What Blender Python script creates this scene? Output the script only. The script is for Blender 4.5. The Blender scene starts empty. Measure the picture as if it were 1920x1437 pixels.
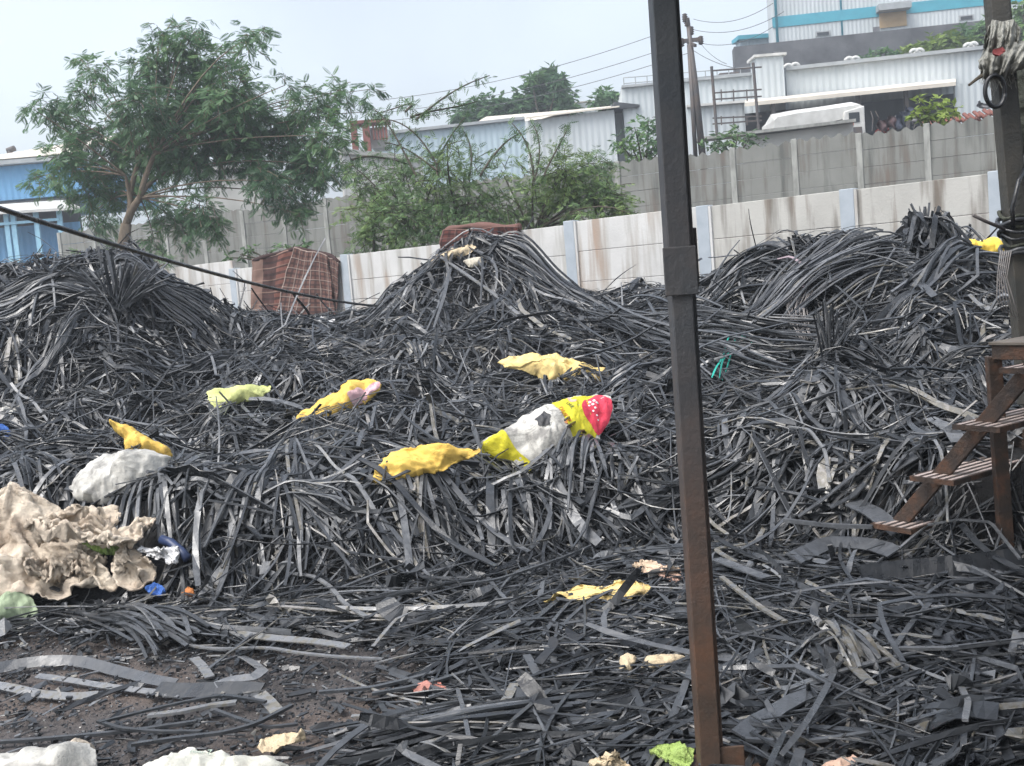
import bpy, math, random
import numpy as np
from mathutils import Matrix, Vector
rng=np.random.default_rng(7); random.seed(7)
SC=bpy.context.scene; COL=SC.collection
# ------------------------------------------------------------------ camera, sky, sun, exposure
FPX=2059.0; ROLL=math.radians(4.8); PITCH=math.radians(5.5); EYE=np.array([0,0,1.7])
Fw=np.array([0,math.cos(PITCH),-math.sin(PITCH)]); U0=np.array([0,math.sin(PITCH),math.cos(PITCH)]); X0=np.array([1.,0,0])
Rt=math.cos(ROLL)*X0-math.sin(ROLL)*U0
Up=math.sin(ROLL)*X0+math.cos(ROLL)*U0
cd=bpy.data.cameras.new('camera'); cam=bpy.data.objects.new('camera',cd); COL.objects.link(cam); SC.camera=cam
cd.sensor_width=36; cd.lens=36*FPX/1920; cd.clip_start=.05; cd.clip_end=2000
m=Matrix.Identity(4)
for i in range(3):
    m[i][0]=Rt[i]; m[i][1]=Up[i]; m[i][2]=-Fw[i]; m[i][3]=EYE[i]
cam.matrix_world=m
SC.view_settings.view_transform='Standard'; SC.view_settings.look='None'; SC.view_settings.gamma=1
SC.view_settings.exposure=1.5
SUN_EL,SUN_AZ=math.radians(60),math.radians(-130)      # azimuth from +Y towards +X
W=bpy.data.worlds.new('World'); SC.world=W; W.use_nodes=True
nt=W.node_tree; nt.nodes.clear()
out=nt.nodes.new('ShaderNodeOutputWorld'); bg=nt.nodes.new('ShaderNodeBackground'); sky=nt.nodes.new('ShaderNodeTexSky')
sky.sky_type='NISHITA'; sky.sun_disc=False; sky.sun_elevation=SUN_EL; sky.sun_rotation=SUN_AZ; sky.dust_density=4; sky.air_density=1.2; sky.ozone_density=1.5
hs=nt.nodes.new('ShaderNodeHueSaturation'); hs.inputs['Saturation'].default_value=.50
tc=nt.nodes.new('ShaderNodeTexCoord'); nz=nt.nodes.new('ShaderNodeTexNoise'); nz.inputs['Scale'].default_value=3.2; nz.inputs['Detail'].default_value=5
mr=nt.nodes.new('ShaderNodeMapRange'); mr.inputs[1].default_value=.3; mr.inputs[2].default_value=.7; mr.inputs[3].default_value=.66; mr.inputs[4].default_value=.88
mx=nt.nodes.new('ShaderNodeMix'); mx.data_type='RGBA'; mx.blend_type='MULTIPLY'; mx.inputs[0].default_value=1
bg.inputs['Strength'].default_value=.15
L=nt.links.new
L(sky.outputs[0],hs.inputs['Color']); L(tc.outputs['Generated'],nz.inputs['Vector']); L(nz.outputs[0],mr.inputs[0])
L(hs.outputs[0],mx.inputs[6]); L(mr.outputs[0],mx.inputs[7]); L(mx.outputs[2],bg.inputs[0]); L(bg.outputs[0],out.inputs[0])
sd=bpy.data.lights.new('sun','SUN'); sd.energy=1.15; sd.angle=math.radians(35); sd.color=(1,.985,.96)
so=bpy.data.objects.new('sun',sd); COL.objects.link(so)
sdir=Vector((math.sin(SUN_AZ)*math.cos(SUN_EL),math.cos(SUN_AZ)*math.cos(SUN_EL),math.sin(SUN_EL)))
so.rotation_euler=sdir.to_track_quat('Z','Y').to_euler(); so.location=(0,0,30)

def ray(px,py): return Fw+(px-960)/FPX*Rt-(py-718.5)/FPX*Up
def P(px,py,Y):
    d=ray(px,py); return EYE+d*(Y/d[1])
def G(px,py,h=0.):
    d=ray(px,py); return EYE+d*((h-EYE[2])/d[2])
def proj(p):
    q=np.asarray(p)-EYE; z=q@Fw
    return np.stack([960+FPX*(q@Rt)/z,718.5-FPX*(q@Up)/z],-1)
def sstep(a,b,x):
    t=np.clip((x-a)/(b-a),0,1); return t*t*(3-2*t)
def hash3(i,j,k):
    h=np.sin(i*127.1+j*311.7+k*74.7)*43758.5453; return h-np.floor(h)
def noise3(x,y,z):
    x=np.asarray(x,float);y=np.asarray(y,float);z=np.asarray(z,float)+0*x
    i,j,k=np.floor(x),np.floor(y),np.floor(z); u,v,w=x-i,y-j,z-k
    u,v,w=[t*t*(3-2*t) for t in (u,v,w)]; r=0
    for a in (0,1):
        for b in (0,1):
            for c in (0,1):
                r=r+hash3(i+a,j+b,k+c)*(u if a else 1-u)*(v if b else 1-v)*(w if c else 1-w)
    return r*2-1
def fbm(x,y,z=0.,o=3):
    r=0;a=1.
    for _ in range(o):
        r=r+a*noise3(x,y,z); x=x*2.03+5.1; y=y*2.03+1.7; z=z*2.03+3.3; a*=.5
    return r
def gauss(x,y,cx,cy,sx,sy,h): return h*np.exp(-((x-cx)/sx)**2-((y-cy)/sy)**2)
def H(x,y,rough=True):
    x=np.asarray(x,float); y=np.asarray(y,float)
    yy=y+np.clip(x-1.2,0,3.2)*.55
    fr=6.15+.25*np.sin(x*1.3+.6)
    h=.5*sstep(0,.75,yy-fr)+.72*sstep(7.2,11.6,yy)
    h=h*(1-.75*sstep(12.6,15,yy))
    p=(gauss(x,y,-5.0,11.2,1.7,1.3,.90)+gauss(x,y,-3.75,11.0,.75,.9,.40)+gauss(x,y,-.25,12.0,.75,.9,.56)+gauss(x,y,.05,12.0,.6,.8,.28)+gauss(x,y,-1.0,11.8,.5,.8,.25)
       +gauss(x,y,.6,12.,.35,.7,.12)+gauss(x,y,2.1,10.6,.8,.9,.18)+gauss(x,y,3.05,10.3,.8,1.0,.42)+gauss(x,y,3.97,10.2,.3,.6,.34)+gauss(x,y,4.9,9.8,.9,1.0,.02)+gauss(x,y,1.2,11.2,.5,.8,-.08))
    h=h+p
    if rough:
        m=sstep(0,.6,yy-fr)
        h=h+m*(.14*fbm(x*1.4,y*1.4,.3)+.09*fbm(x*3.3,y*3.3,2.)) + (1-m)*.012*fbm(x*3,y*3,1.)
    return np.maximum(h,-.02)
def HP(px,py,off=0.,y0=3.5,y1=16.):
    d=ray(px,py); t=np.arange(y0,y1,.02); p=EYE+d[None]*(t/d[1])[:,None]
    b=p[:,2]<H(p[:,0],p[:,1])+off
    i=np.argmax(b) if b.any() else len(t)-1
    return p[i]
def Z(px,py,Y): return float(P(px,py,Y)[2])
# ------------------------------------------------------------------ helpers
class MB:
    def __init__(s): s.v=[]; s.f=[]; s.n=0; s.at={}
    def add(s,v,f,**at):
        v=np.asarray(v,float).reshape(-1,3); s.v.append(v)
        if isinstance(f,np.ndarray): s.f.append(f+s.n)
        else: s.f.append([[i+s.n for i in q] for q in f])
        for k in set(list(at)+list(s.at)):
            l=s.at.setdefault(k,[np.zeros(s.n)] if s.n else [])
            l.append(np.broadcast_to(np.asarray(at.get(k,0.),float),(len(v),)))
        s.n+=len(v); return s
    def box(s,lo,hi,**at):
        x0,y0,z0=lo;x1,y1,z1=hi
        return s.add([(x0,y0,z0),(x1,y0,z0),(x1,y1,z0),(x0,y1,z0),(x0,y0,z1),(x1,y0,z1),(x1,y1,z1),(x0,y1,z1)],BOXF,**at)
    def hexa(s,p,**at): return s.add(p,BOXF,**at)          # 4 bottom then 4 top corners
    def wall(s,A,B,z0,z1,t0=0,t1=.1,**at):                  # vertical slab along A->B, thickness measured away from the viewer
        A=np.array(A[:2],float);B=np.array(B[:2],float); d=(B-A)/np.linalg.norm(B-A); n=np.array([-d[1],d[0]])
        if n[1]<0: n=-n
        z0=np.broadcast_to(z0,2); z1=np.broadcast_to(z1,2)
        q=[A+n*t0,B+n*t0,B+n*t1,A+n*t1]
        return s.hexa([(*q[0],z0[0]),(*q[1],z0[1]),(*q[2],z0[1]),(*q[3],z0[0]),(*q[0],z1[0]),(*q[1],z1[1]),(*q[2],z1[1]),(*q[3],z1[0])],**at)
    def tube(s,pts,r,k=6,cap=True,**at):
        pts=np.asarray(pts,float); n=len(pts); r=np.broadcast_to(r,(n,)); T=np.gradient(pts,axis=0); T/=np.linalg.norm(T,axis=1)[:,None]+1e-9
        a=np.array([0,0,1.]) if abs(T[0][2])<.9 else np.array([1.,0,0]); vs=[]
        for i in range(n):
            u=np.cross(T[i],a); u/=np.linalg.norm(u)+1e-9; w=np.cross(u,T[i]); a=w
            th=np.arange(k)*2*math.pi/k; vs.append(pts[i]+r[i]*(np.cos(th)[:,None]*u+np.sin(th)[:,None]*w))
        f=[[i*k+j,i*k+(j+1)%k,(i+1)*k+(j+1)%k,(i+1)*k+j] for i in range(n-1) for j in range(k)]
        if cap: f+= [list(range(k))[::-1],[(n-1)*k+j for j in range(k)]]
        return s.add(np.concatenate(vs),f,**at)
    def bar(s,a,b,w,h,upv=(0,0,1),**at):                    # rectangular bar a->b
        a=np.array(a,float);b=np.array(b,float);t=(b-a)/np.linalg.norm(b-a);u=np.cross(t,upv);u/=np.linalg.norm(u);v=np.cross(u,t)
        q=[-u*w/2-v*h/2,u*w/2-v*h/2,u*w/2+v*h/2,-u*w/2+v*h/2]
        return s.add([a+x for x in q]+[b+x for x in q],[[3,2,1,0],[4,5,6,7],[0,1,5,4],[1,2,6,5],[2,3,7,6],[3,0,4,7]],**at)
BOXF=[[3,2,1,0],[4,5,6,7],[0,1,5,4],[1,2,6,5],[2,3,7,6],[3,0,4,7]]
ORG={}
def tag(o,label=None,cat=None,group=None,kind=None):
    for k,v in (('label',label),('category',cat),('group',group),('kind',kind)):
        if v: o[k]=v
    return o
def thing(name,label,cat,loc=(0,0,0),group=None):
    o=bpy.data.objects.new(name,None); o.empty_display_size=.1; COL.objects.link(o); o.location=loc; ORG[o.name]=np.array(loc,float)
    return tag(o,label,cat,group)
def mk(name,mb,mat,parent=None,smooth=False,label=None,cat=None,group=None,kind=None,bevel=0):
    V=np.concatenate(mb.v); 
    if parent is None:
        c=np.array([(V[:,0].min()+V[:,0].max())/2,(V[:,1].min()+V[:,1].max())/2,V[:,2].min()])
        loc=c
    else: c=ORG[parent.name]; loc=np.zeros(3)
    V=V-c
    me=bpy.data.meshes.new(name)
    cnt=[];idx=[]
    for f in mb.f:
        if isinstance(f,np.ndarray): cnt.append(np.full(len(f),f.shape[1])); idx.append(f.ravel())
        else:
            cnt.append(np.array([len(q) for q in f])); idx.append(np.array([i for q in f for i in q]))
    cnt=np.concatenate(cnt).astype(np.int32); idx=np.concatenate(idx).astype(np.int32)
    me.vertices.add(len(V)); me.vertices.foreach_set('co',V.ravel().astype(np.float32))
    me.loops.add(len(idx)); me.loops.foreach_set('vertex_index',idx)
    me.polygons.add(len(cnt)); st=np.zeros(len(cnt),np.int32); st[1:]=np.cumsum(cnt)[:-1]
    me.polygons.foreach_set('loop_start',st); me.polygons.foreach_set('loop_total',cnt)
    me.update(calc_edges=True); me.validate()
    for k,l in mb.at.items():
        a=me.attributes.new(k,'FLOAT','POINT'); a.data.foreach_set('value',np.concatenate(l).astype(np.float32))
    me.polygons.foreach_set('use_smooth',np.full(len(cnt),bool(smooth)))
    me.materials.append(mat)
    o=bpy.data.objects.new(name,me); COL.objects.link(o); o.location=loc
    ORG[o.name]=c
    if parent is not None: o.parent=parent
    if bevel:
        b=o.modifiers.new('bevel','BEVEL'); b.width=bevel; b.segments=2; b.limit_method='ANGLE'
    return tag(o,label,cat,group,kind)
# ------------------------------------------------------------------ materials
def newmat(name):
    M=bpy.data.materials.new(name); M.use_nodes=True; t=M.node_tree; return M,t,t.nodes['Principled BSDF'],t.nodes.new,t.links.new
def ramp(N,stops):
    r=N('ShaderNodeValToRGB'); e=r.color_ramp.elements
    while len(e)<len(stops): e.new(.5)
    for k,(p,c) in enumerate(stops): e[k].position=p; e[k].color=(*c,1)
    return r
def noise(N,Ln,scale,detail=4,stretch=None,rough=.55):
    c=N('ShaderNodeTexCoord'); n=N('ShaderNodeTexNoise'); n.inputs['Scale'].default_value=scale; n.inputs['Detail'].default_value=detail; n.inputs['Roughness'].default_value=rough
    if stretch:
        m=N('ShaderNodeMapping'); m.inputs['Scale'].default_value=stretch; Ln(c.outputs['Object'],m.inputs[0]); Ln(m.outputs[0],n.inputs['Vector'])
    else: Ln(c.outputs['Object'],n.inputs['Vector'])
    return n
def mat(name,c0,c1=None,rough=.75,scale=6,stretch=None,bump=0,bscale=60,spec=.4,metal=0,detail=5,lo=.35,hi=.65,stops=None,trans=0):
    M,t,B,N,Ln=newmat(name)
    n=noise(N,Ln,scale,detail,stretch); r=ramp(N,stops or [(lo,c0),(hi,c1 or tuple(x*.75 for x in c0))]); Ln(n.outputs[0],r.inputs[0]); Ln(r.outputs[0],B.inputs['Base Color'])
    B.inputs['Roughness'].default_value=rough; B.inputs['Specular IOR Level'].default_value=spec; B.inputs['Metallic'].default_value=metal
    if bump:
        n2=noise(N,Ln,bscale,4); b=N('ShaderNodeBump'); b.inputs['Strength'].default_value=bump; b.inputs['Distance'].default_value=.02; Ln(n2.outputs[0],b.inputs['Height']); Ln(b.outputs[0],B.inputs['Normal'])
    if trans:
        tr=N('ShaderNodeBsdfTranslucent'); Ln(r.outputs[0],tr.inputs[0]); ms=N('ShaderNodeMixShader'); ms.inputs[0].default_value=trans
        Ln(B.outputs[0],ms.inputs[1]); Ln(tr.outputs[0],ms.inputs[2]); Ln(ms.outputs[0],t.nodes['Material Output'].inputs[0])
    return M
def tonemat(name,stops,rough=.45,spec=.5,trans=0,bump=0,bscale=90):
    M,t,B,N,Ln=newmat(name); a=N('ShaderNodeAttribute'); a.attribute_name='tone'
    n=noise(N,Ln,24,4); mm=N('ShaderNodeMath'); mm.operation='MULTIPLY_ADD'; mm.inputs[1].default_value=.40; Ln(n.outputs[0],mm.inputs[0])
    sb=N('ShaderNodeMath'); sb.operation='SUBTRACT'; sb.inputs[1].default_value=.20; Ln(a.outputs['Fac'],sb.inputs[0]); Ln(sb.outputs[0],mm.inputs[2])
    r=ramp(N,stops); Ln(mm.outputs[0],r.inputs[0]); Ln(r.outputs[0],B.inputs['Base Color'])
    B.inputs['Roughness'].default_value=rough; B.inputs['Specular IOR Level'].default_value=spec
    if not trans:
        n5=noise(N,Ln,11,4); q5=N('ShaderNodeMapRange'); q5.inputs[1].default_value=.35; q5.inputs[2].default_value=.65; q5.inputs[3].default_value=rough-.08; q5.inputs[4].default_value=rough+.30; Ln(n5.outputs[0],q5.inputs[0]); Ln(q5.outputs[0],B.inputs['Roughness'])
    if bump:
        n2=noise(N,Ln,bscale,3); b=N('ShaderNodeBump'); b.inputs['Strength'].default_value=bump; b.inputs['Distance'].default_value=.01; Ln(n2.outputs[0],b.inputs['Height']); Ln(b.outputs[0],B.inputs['Normal'])
    if trans:
        tr=N('ShaderNodeBsdfTranslucent'); Ln(r.outputs[0],tr.inputs[0]); ms=N('ShaderNodeMixShader'); ms.inputs[0].default_value=trans
        Ln(B.outputs[0],ms.inputs[1]); Ln(tr.outputs[0],ms.inputs[2]); Ln(ms.outputs[0],t.nodes['Material Output'].inputs[0])
    return M
def wallmat(name,base,grime,stain,amt=.5,course=.4):
    """concrete: patchy base, vertical run-off streaks and blotches"""
    M,t,B,N,Ln=newmat(name)
    n1=noise(N,Ln,1.6,6); r1=ramp(N,[(.3,base),(.72,tuple(x*.80 for x in base))]); Ln(n1.outputs[0],r1.inputs[0])
    n2=noise(N,Ln,1,5,(6,6,.55)); r2=ramp(N,[(.47,(0,0,0)),(.66,(1,1,1))]); Ln(n2.outputs[0],r2.inputs[0])
    n3=noise(N,Ln,1,4,(1.6,1.6,.7)); r3=ramp(N,[(.46,(0,0,0)),(.68,(1,1,1))]); Ln(n3.outputs[0],r3.inputs[0])
    m1=N('ShaderNodeMix'); m1.data_type='RGBA'; m1.inputs[7].default_value=(*grime,1)
    q=N('ShaderNodeMath'); q.operation='MULTIPLY'; q.inputs[1].default_value=amt; Ln(r2.outputs[0],q.inputs[0]); Ln(q.outputs[0],m1.inputs[0]); Ln(r1.outputs[0],m1.inputs[6])
    m2=N('ShaderNodeMix'); m2.data_type='RGBA'; m2.inputs[7].default_value=(*stain,1)
    q2=N('ShaderNodeMath'); q2.operation='MULTIPLY'; Ln(r3.outputs[0],q2.inputs[0]); q3=N('ShaderNodeMath'); q3.operation='MULTIPLY'; q3.inputs[1].default_value=amt; 
    Ln(r2.outputs[0],q3.inputs[0]); Ln(q3.outputs[0],q2.inputs[1]); Ln(q2.outputs[0],m2.inputs[0]); Ln(m1.outputs[2],m2.inputs[6])
    Ln(m2.outputs[2],B.inputs['Base Color']); B.inputs['Roughness'].default_value=.9; B.inputs['Specular IOR Level'].default_value=.2
    n4=noise(N,Ln,30,4); b=N('ShaderNodeBump'); b.inputs['Strength'].default_value=.35; b.inputs['Distance'].default_value=.01; Ln(n4.outputs[0],b.inputs['Height']); Ln(b.outputs[0],B.inputs['Normal'])
    return M
def sheetmat(name,base,dirt,rib=.22,axis='X'):
    """ribbed metal cladding; ribs run up the wall"""
    M,t,B,N,Ln=newmat(name)
    n1=noise(N,Ln,.5,5,(1,1,.5)); r1=ramp(N,[(.35,base),(.75,dirt)]); Ln(n1.outputs[0],r1.inputs[0]); Ln(r1.outputs[0],B.inputs['Base Color'])
    c=N('ShaderNodeTexCoord'); w=N('ShaderNodeTexWave'); w.bands_direction=axis; w.inputs['Scale'].default_value=.314/rib; w.inputs['Distortion'].default_value=0; Ln(c.outputs['Object'],w.inputs[0])
    b=N('ShaderNodeBump'); b.inputs['Strength'].default_value=.5; b.inputs['Distance'].default_value=.05; Ln(w.outputs[1],b.inputs['Height']); Ln(b.outputs[0],B.inputs['Normal'])
    B.inputs['Roughness'].default_value=.6; B.inputs['Specular IOR Level'].default_value=.3
    return M
RUB=tonemat('rubber',[(0,(.008,.009,.011)),(.42,(.024,.027,.031)),(.72,(.074,.079,.087)),(.88,(.16,.165,.172)),(.95,(.125,.115,.09)),(1,(.21,.20,.19))],rough=.27,spec=.6,bump=.15)
LEAF=tonemat('tree_leaf',[(0,(.048,.10,.056)),(.5,(.098,.19,.088)),(.82,(.155,.265,.10)),(1,(.17,.28,.075))],rough=.5,spec=.3,trans=.38)
LEAF2=tonemat('shrub_leaf',[(0,(.055,.10,.055)),(.5,(.105,.185,.08)),(.85,(.155,.24,.09)),(1,(.18,.26,.08))],rough=.5,spec=.3,trans=.3)
LEAF3=tonemat('lime_leaf',[(0,(.10,.16,.03)),(.6,(.22,.30,.06)),(1,(.32,.38,.09))],rough=.5,spec=.3,trans=.35)
BARK=mat('bark',(.21,.165,.12),(.12,.095,.07),rough=.9,scale=14,stretch=(1,1,.3),bump=.4,bscale=30)
TWIG=mat('twig_bark',(.075,.062,.045),(.05,.045,.035),rough=.9,scale=10)
WHITEW=wallmat('white_wall',(.56,.56,.55),(.26,.25,.22),(.36,.26,.2),.75)
WHITEW2=wallmat('stained_white_wall',(.44,.435,.41),(.14,.13,.115),(.20,.155,.12),.95)
POSTG=mat('painted_post',(.36,.40,.44),(.30,.34,.38),rough=.8,scale=5)
GREYW=wallmat('grey_precast',(.215,.22,.205),(.085,.09,.083),(.17,.13,.105),.8)
GREYP=mat('grey_post',(.33,.335,.315),(.20,.205,.19),rough=.9,scale=8,stretch=(1,1,.3))
# ------------------------------------------------------------------ ground
def lineY(pa,pb):
    A=P(*pa);B=P(*pb); s=(B[1]-A[1])/(B[0]-A[0]); return lambda x: A[1]+s*(x-A[0])
hz=lambda px: 520-(px-960)*.084
WYA,WYB=(440,hz(440),19.8),(1590,hz(1590),12.5)
GYA,GYB=(100,hz(100),37.),(1860,hz(1860),25.)
Yw=lineY(WYA,WYB); Yg=lineY(GYA,GYB)
def terr(x,y):
    yw=np.maximum(Yw(x),8.); yg=np.maximum(Yg(x),16.)
    z=2.3*sstep(0,1,(y-yw-.3)/(yg-yw-1.))
    z=z+sstep(0,1,(y-yg)/12.)*1.2+sstep(0,1,(y-yg-10)/12)*np.where(x>0,1.6,1.2)
    z=z+sstep(12,20,x)*5.0*sstep(50,60,y)+sstep(14,22,x)*4*sstep(60,70,y)
    return z
def grid(mb,xs,ys,zf,mask=None):
    X,Y=np.meshgrid(xs,ys); Zz=zf(X,Y); n=len(xs)
    v=np.stack([X,Y,Zz],-1).reshape(-1,3); i,j=np.meshgrid(np.arange(len(xs)-1),np.arange(len(ys)-1)); a=(j*n+i).ravel()
    f=np.stack([a,a+1,a+n+1,a+n],1)
    if mask is not None: f=f[mask(v[f].mean(1))]
    mb.add(v,f)
GRAV=mat('rubber_gravel',(.035,.030,.028),(.012,.011,.012),rough=.75,scale=1.1,detail=6,bump=1.,bscale=55,stops=[(.3,(.040,.037,.038)),(.5,(.075,.067,.065)),(.62,(.115,.092,.080)),(.75,(.075,.070,.071))])
xs=np.concatenate([np.linspace(-400,-30,12),np.linspace(-28,40,69),np.linspace(50,400,10)]); ys=np.concatenate([np.linspace(-20,2,8),np.linspace(2.4,80,150),np.linspace(90,900,16)])
b=MB(); grid(b,xs,ys,lambda x,y: terr(x,y)-.02); mk('ground',b,GRAV,smooth=True,kind='structure')
HEAPM=mat('heap_dark',(.007,.007,.008),(.014,.014,.015),rough=.8,scale=6,bump=1,bscale=25)
b=MB(); grid(b,np.arange(-9,7.5,.06),np.arange(4.5,16.5,.06),lambda x,y:H(x,y)-.03-(H(x,y)<.02)*.05,lambda c:c[:,2]>.0)
mk('scrap_mound',b,HEAPM,smooth=True,kind='structure')
# ------------------------------------------------------------------ white precast wall
tops={150:507,440:502,645:484,855:450,1070:417,1320:385,1590:358,1870:322}
def onW(px,dt=0):
    A=P(*WYA);B=P(*WYB)
    # intersect the vertical plane through A,B with the pixel column near the horizon
    d=ray(px,hz(px)); n=np.array([-(B-A)[1],(B-A)[0]]); t=((A-EYE)[:2]@n)/(d[:2]@n); return EYE[:2]+d[:2]*t
def planeline(A,B):
    def f(px,py):
        d=ray(px,py); n=np.array([-(B-A)[1],(B-A)[0]]); t=((A-EYE)[:2]@n)/(d[:2]@n); return EYE+d*t
    return f
onWW=planeline(P(*WYA),P(*WYB)); onGW=planeline(P(*GYA),P(*GYB))
ww=thing('precast_wall','white painted precast concrete wall, streaked with damp, running behind the rubber heap','wall',(*onW(960),0))
pxs=[-90,170,440,650,857,1072,1322,1592,1872,2150]
for i in range(len(pxs)-1):
    pa,pb=pxs[i],pxs[i+1]; mid=(pa+pb)/2
    ty=np.interp(mid,list(tops),list(tops.values())) if mid<1870 else 322-.115*(mid-1870)
    zt=float(onWW(mid,ty)[2]); A=onW(pa);B=onW(pb)
    k=0; z=zt
    while z>0:
        z2=max(z-.41,-.05); b=MB(); b.wall(A,B,z2+.003,z-.002,.03+.004*random.random(),.09)
        mk('panel',b,WHITEW2 if mid>1300 else WHITEW,ww,bevel=.006); z=z2
        k+=1
    c=onW(pa); d=(B-A)/np.linalg.norm(B-A); b=MB(); b.wall(c-d*.085,c+d*.085,-.1,zt+.015,0,.14); mk('post',b,POSTG,ww,bevel=.008)
    b=MB(); b.wall(c+d*.087,c+d*.12,-.1,zt+.003,.002,.11); mk('mortar_strip',b,WHITEW,ww)
STAINM=mat('rust_stain',(.30,.17,.12),(.22,.13,.10),rough=.9)
# ------------------------------------------------------------------ grey precast wall with a zigzag top
gw=thing('precast_wall','weathered grey precast wall with zigzag top course behind the white wall','wall',(*onGW(960,hz(960))[:2],2))
A0=onGW(1385,hz(1385))[:2]; s0=np.linalg.norm(onGW(1500,hz(1500))[:2]-A0); dg=(P(*GYB)-P(*GYA))[:2]; dg/=np.linalg.norm(dg); ZT=4.42
for i in range(-15,6):
    A=A0+dg*s0*i; B=A+dg*s0; X=A[0]
    base=2.0-.0*i
    zt=ZT+.03*math.sin(i*2.1)
    nrm=np.array([-dg[1],dg[0]])
    # top course: zigzag edge
    n=25; t=np.linspace(0,1,n); amp=.12 if i>-8 else .06
    zz=zt-amp*np.abs(((t*(5 if i%3 else 4))%1)*2-1)-.012*rng.random(n)
    b=MB(); v=[];f=[]
    for q in range(n):
        p=A+(B-A)*t[q]
        for off in (.03,.09):
            o=p+nrm*off; v+= [(o[0],o[1],zt-.42),(o[0],o[1],zz[q])]
    for q in range(n-1):
        a=q*4; f+=[[a,a+4,a+5,a+1],[a+2,a+3,a+7,a+6],[a+1,a+5,a+7,a+3],[a,a+2,a+6,a+4]]
    b.add(v,f); mk('coping_panel',b,GREYW,gw)
    z=zt-.43
    while z>1.6:
        b=MB(); b.wall(A,B,z-.40+.008,z,.03+.012*random.random(),.09); mk('panel',b,GREYW,gw,bevel=.006); z-=.40
    b=MB(); b.wall(A-dg*.07,A+dg*.07,1.6,zt-.02,0,.12); mk('post',b,GREYP,gw,bevel=.01)
# ------------------------------------------------------------------ buildings on the rise
SHW=sheetmat('white_cladding',(.50,.54,.56),(.38,.42,.43),.25); SHB=sheetmat('pale_blue_cladding',(.42,.52,.58),(.36,.45,.50),.25)
ROOFC=mat('cream_roof',(.62,.58,.50),(.50,.46,.40),rough=.7,scale=.8)
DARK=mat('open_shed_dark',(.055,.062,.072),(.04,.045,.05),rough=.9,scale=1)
TEAL=mat('teal_paint',(.06,.33,.42),(.05,.28,.37),rough=.6,scale=2); STONE=mat('retaining_stone',(.12,.125,.135),(.065,.068,.075),rough=.95,scale=.9,detail=8,bump=.8,bscale=6)
STONE2=mat('pillar_stone',(.17,.175,.18),(.11,.11,.12),rough=.95,scale=2); BLUE=sheetmat('blue_cladding',(.13,.31,.53),(.14,.33,.53),.25); LBLUE=mat('pale_blue_paint',(.30,.55,.68),(.25,.45,.6),rough=.6)
CONC=mat('grey_render',(.42,.42,.40),(.32,.32,.30),rough=.9,scale=.7,detail=7); STEELD=mat('dark_steel',(.07,.07,.075),(.10,.08,.07),rough=.6,scale=5)
REDO=mat('red_oxide',(.22,.075,.06),(.15,.06,.05),rough=.8,scale=3); GLASS=mat('dark_glass',(.02,.025,.03),(.03,.035,.04),rough=.15,scale=2)
WHITEP=mat('white_paint',(.58,.58,.56),(.42,.42,.40),rough=.6,scale=2,detail=6); TAN=mat('tan_shutter',(.42,.30,.16),(.36,.25,.13),rough=.7,scale=2); GREYM=mat('grey_metal',(.34,.36,.37),(.27,.29,.3),rough=.5,scale=3)
def XY(px,Y,py=None): return P(px,hz(px) if py is None else py,Y)[:2]
def roofq(mb,a,b,c,d,th=.06): # quad a,b (front edge), c,d (back edge b->c, a->d) with thickness
    p=[np.array(q,float) for q in (a,b,c,d)]; dn=np.array([0,0,-th]); mb.hexa([q+dn for q in p]+p)
# teal striped factory
Yf=72.
A=XY(1449,Yf,60);B=XY(2010,70,10); zb=Z(1449,76,Yf)-1
f=thing('factory','tall white factory hall with a teal stripe and roller shutter up on the hill','building',(*A,zb))
b=MB(); b.wall(A,B,zb,zb+16,0,2.); mk('wall',b,SHW,f)
z1=Z(1449,53,Yf);z2=Z(1449,33,Yf); b=MB(); b.wall(A,B,z1,z2,-.05,-.004); mk('stripe',b,TEAL,f)
for px in (1455,1577,1712,1800): c=XY(px,Yf-.3,40); b=MB(); b.tube([(c[0],c[1]-.12,zb),(c[0],c[1]-.12,zb+16)],.09); mk('downpipe',b,TEAL,f,smooth=True)
def fpan(px0,py0,px1,py1,t0,t1,m,name,par):
    n=np.array([-(B-A)[1],(B-A)[0]]); g=planeline(np.array([*A,0]),np.array([*B,0]))
    a=g(px0,py1);c=g(px1,py1); b=MB(); b.wall(a,c,a[2],g(px0,py0)[2],t0,t1); return mk(name,b,m,par)
fpan(1649,26,1700,54,-.1,-.06,TAN,'shutter',f); fpan(1642,14,1703,26,-.9,-.01,GREYM,'canopy',f)
for q in ((1529,60,1557,69),(1798,30,1826,39)):
    w=fpan(*q,-.05,-.01,GREYM,'window',f); fpan(q[0]+3,q[1]+2,q[2]-3,q[3]-1,-.07,-.052,GLASS,'pane',w)
for px in range(1480,1800,1000): pass
A2=XY(1386,78,70);B2=XY(1470,78,70); t=thing('annex','low pale annex with a green roof edge beside the factory','building',(*A2,14)); zt=Z(1386,77,78); b=MB(); b.wall(A2,B2,zt-4,zt,0,1.2); mk('wall',b,SHB,t); b=MB(); b.wall(A2-.2,B2,zt+.002,zt+.28,-.3,1.4); mk('roof',b,TEAL,t)
# dark retaining wall
A=XY(1377,62,100);B=XY(1990,60,20); zt=Z(1377,88,62); t=thing('retaining_wall','dark stone retaining wall below the teal striped factory','wall',(*A,8)); b=MB(); b.wall(A,B,7,zt,0,1.2); mk('wall_face',b,STONE,t)
for px in (1448,1500,1545,1637,1690,1770): c=XY(px,61.7,70); b=MB(); b.wall(c,c+[.35,0],8,zt+(.35 if px==1637 else -.5),-.12,-.003); mk('pillar',b,STONE2,t)
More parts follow.
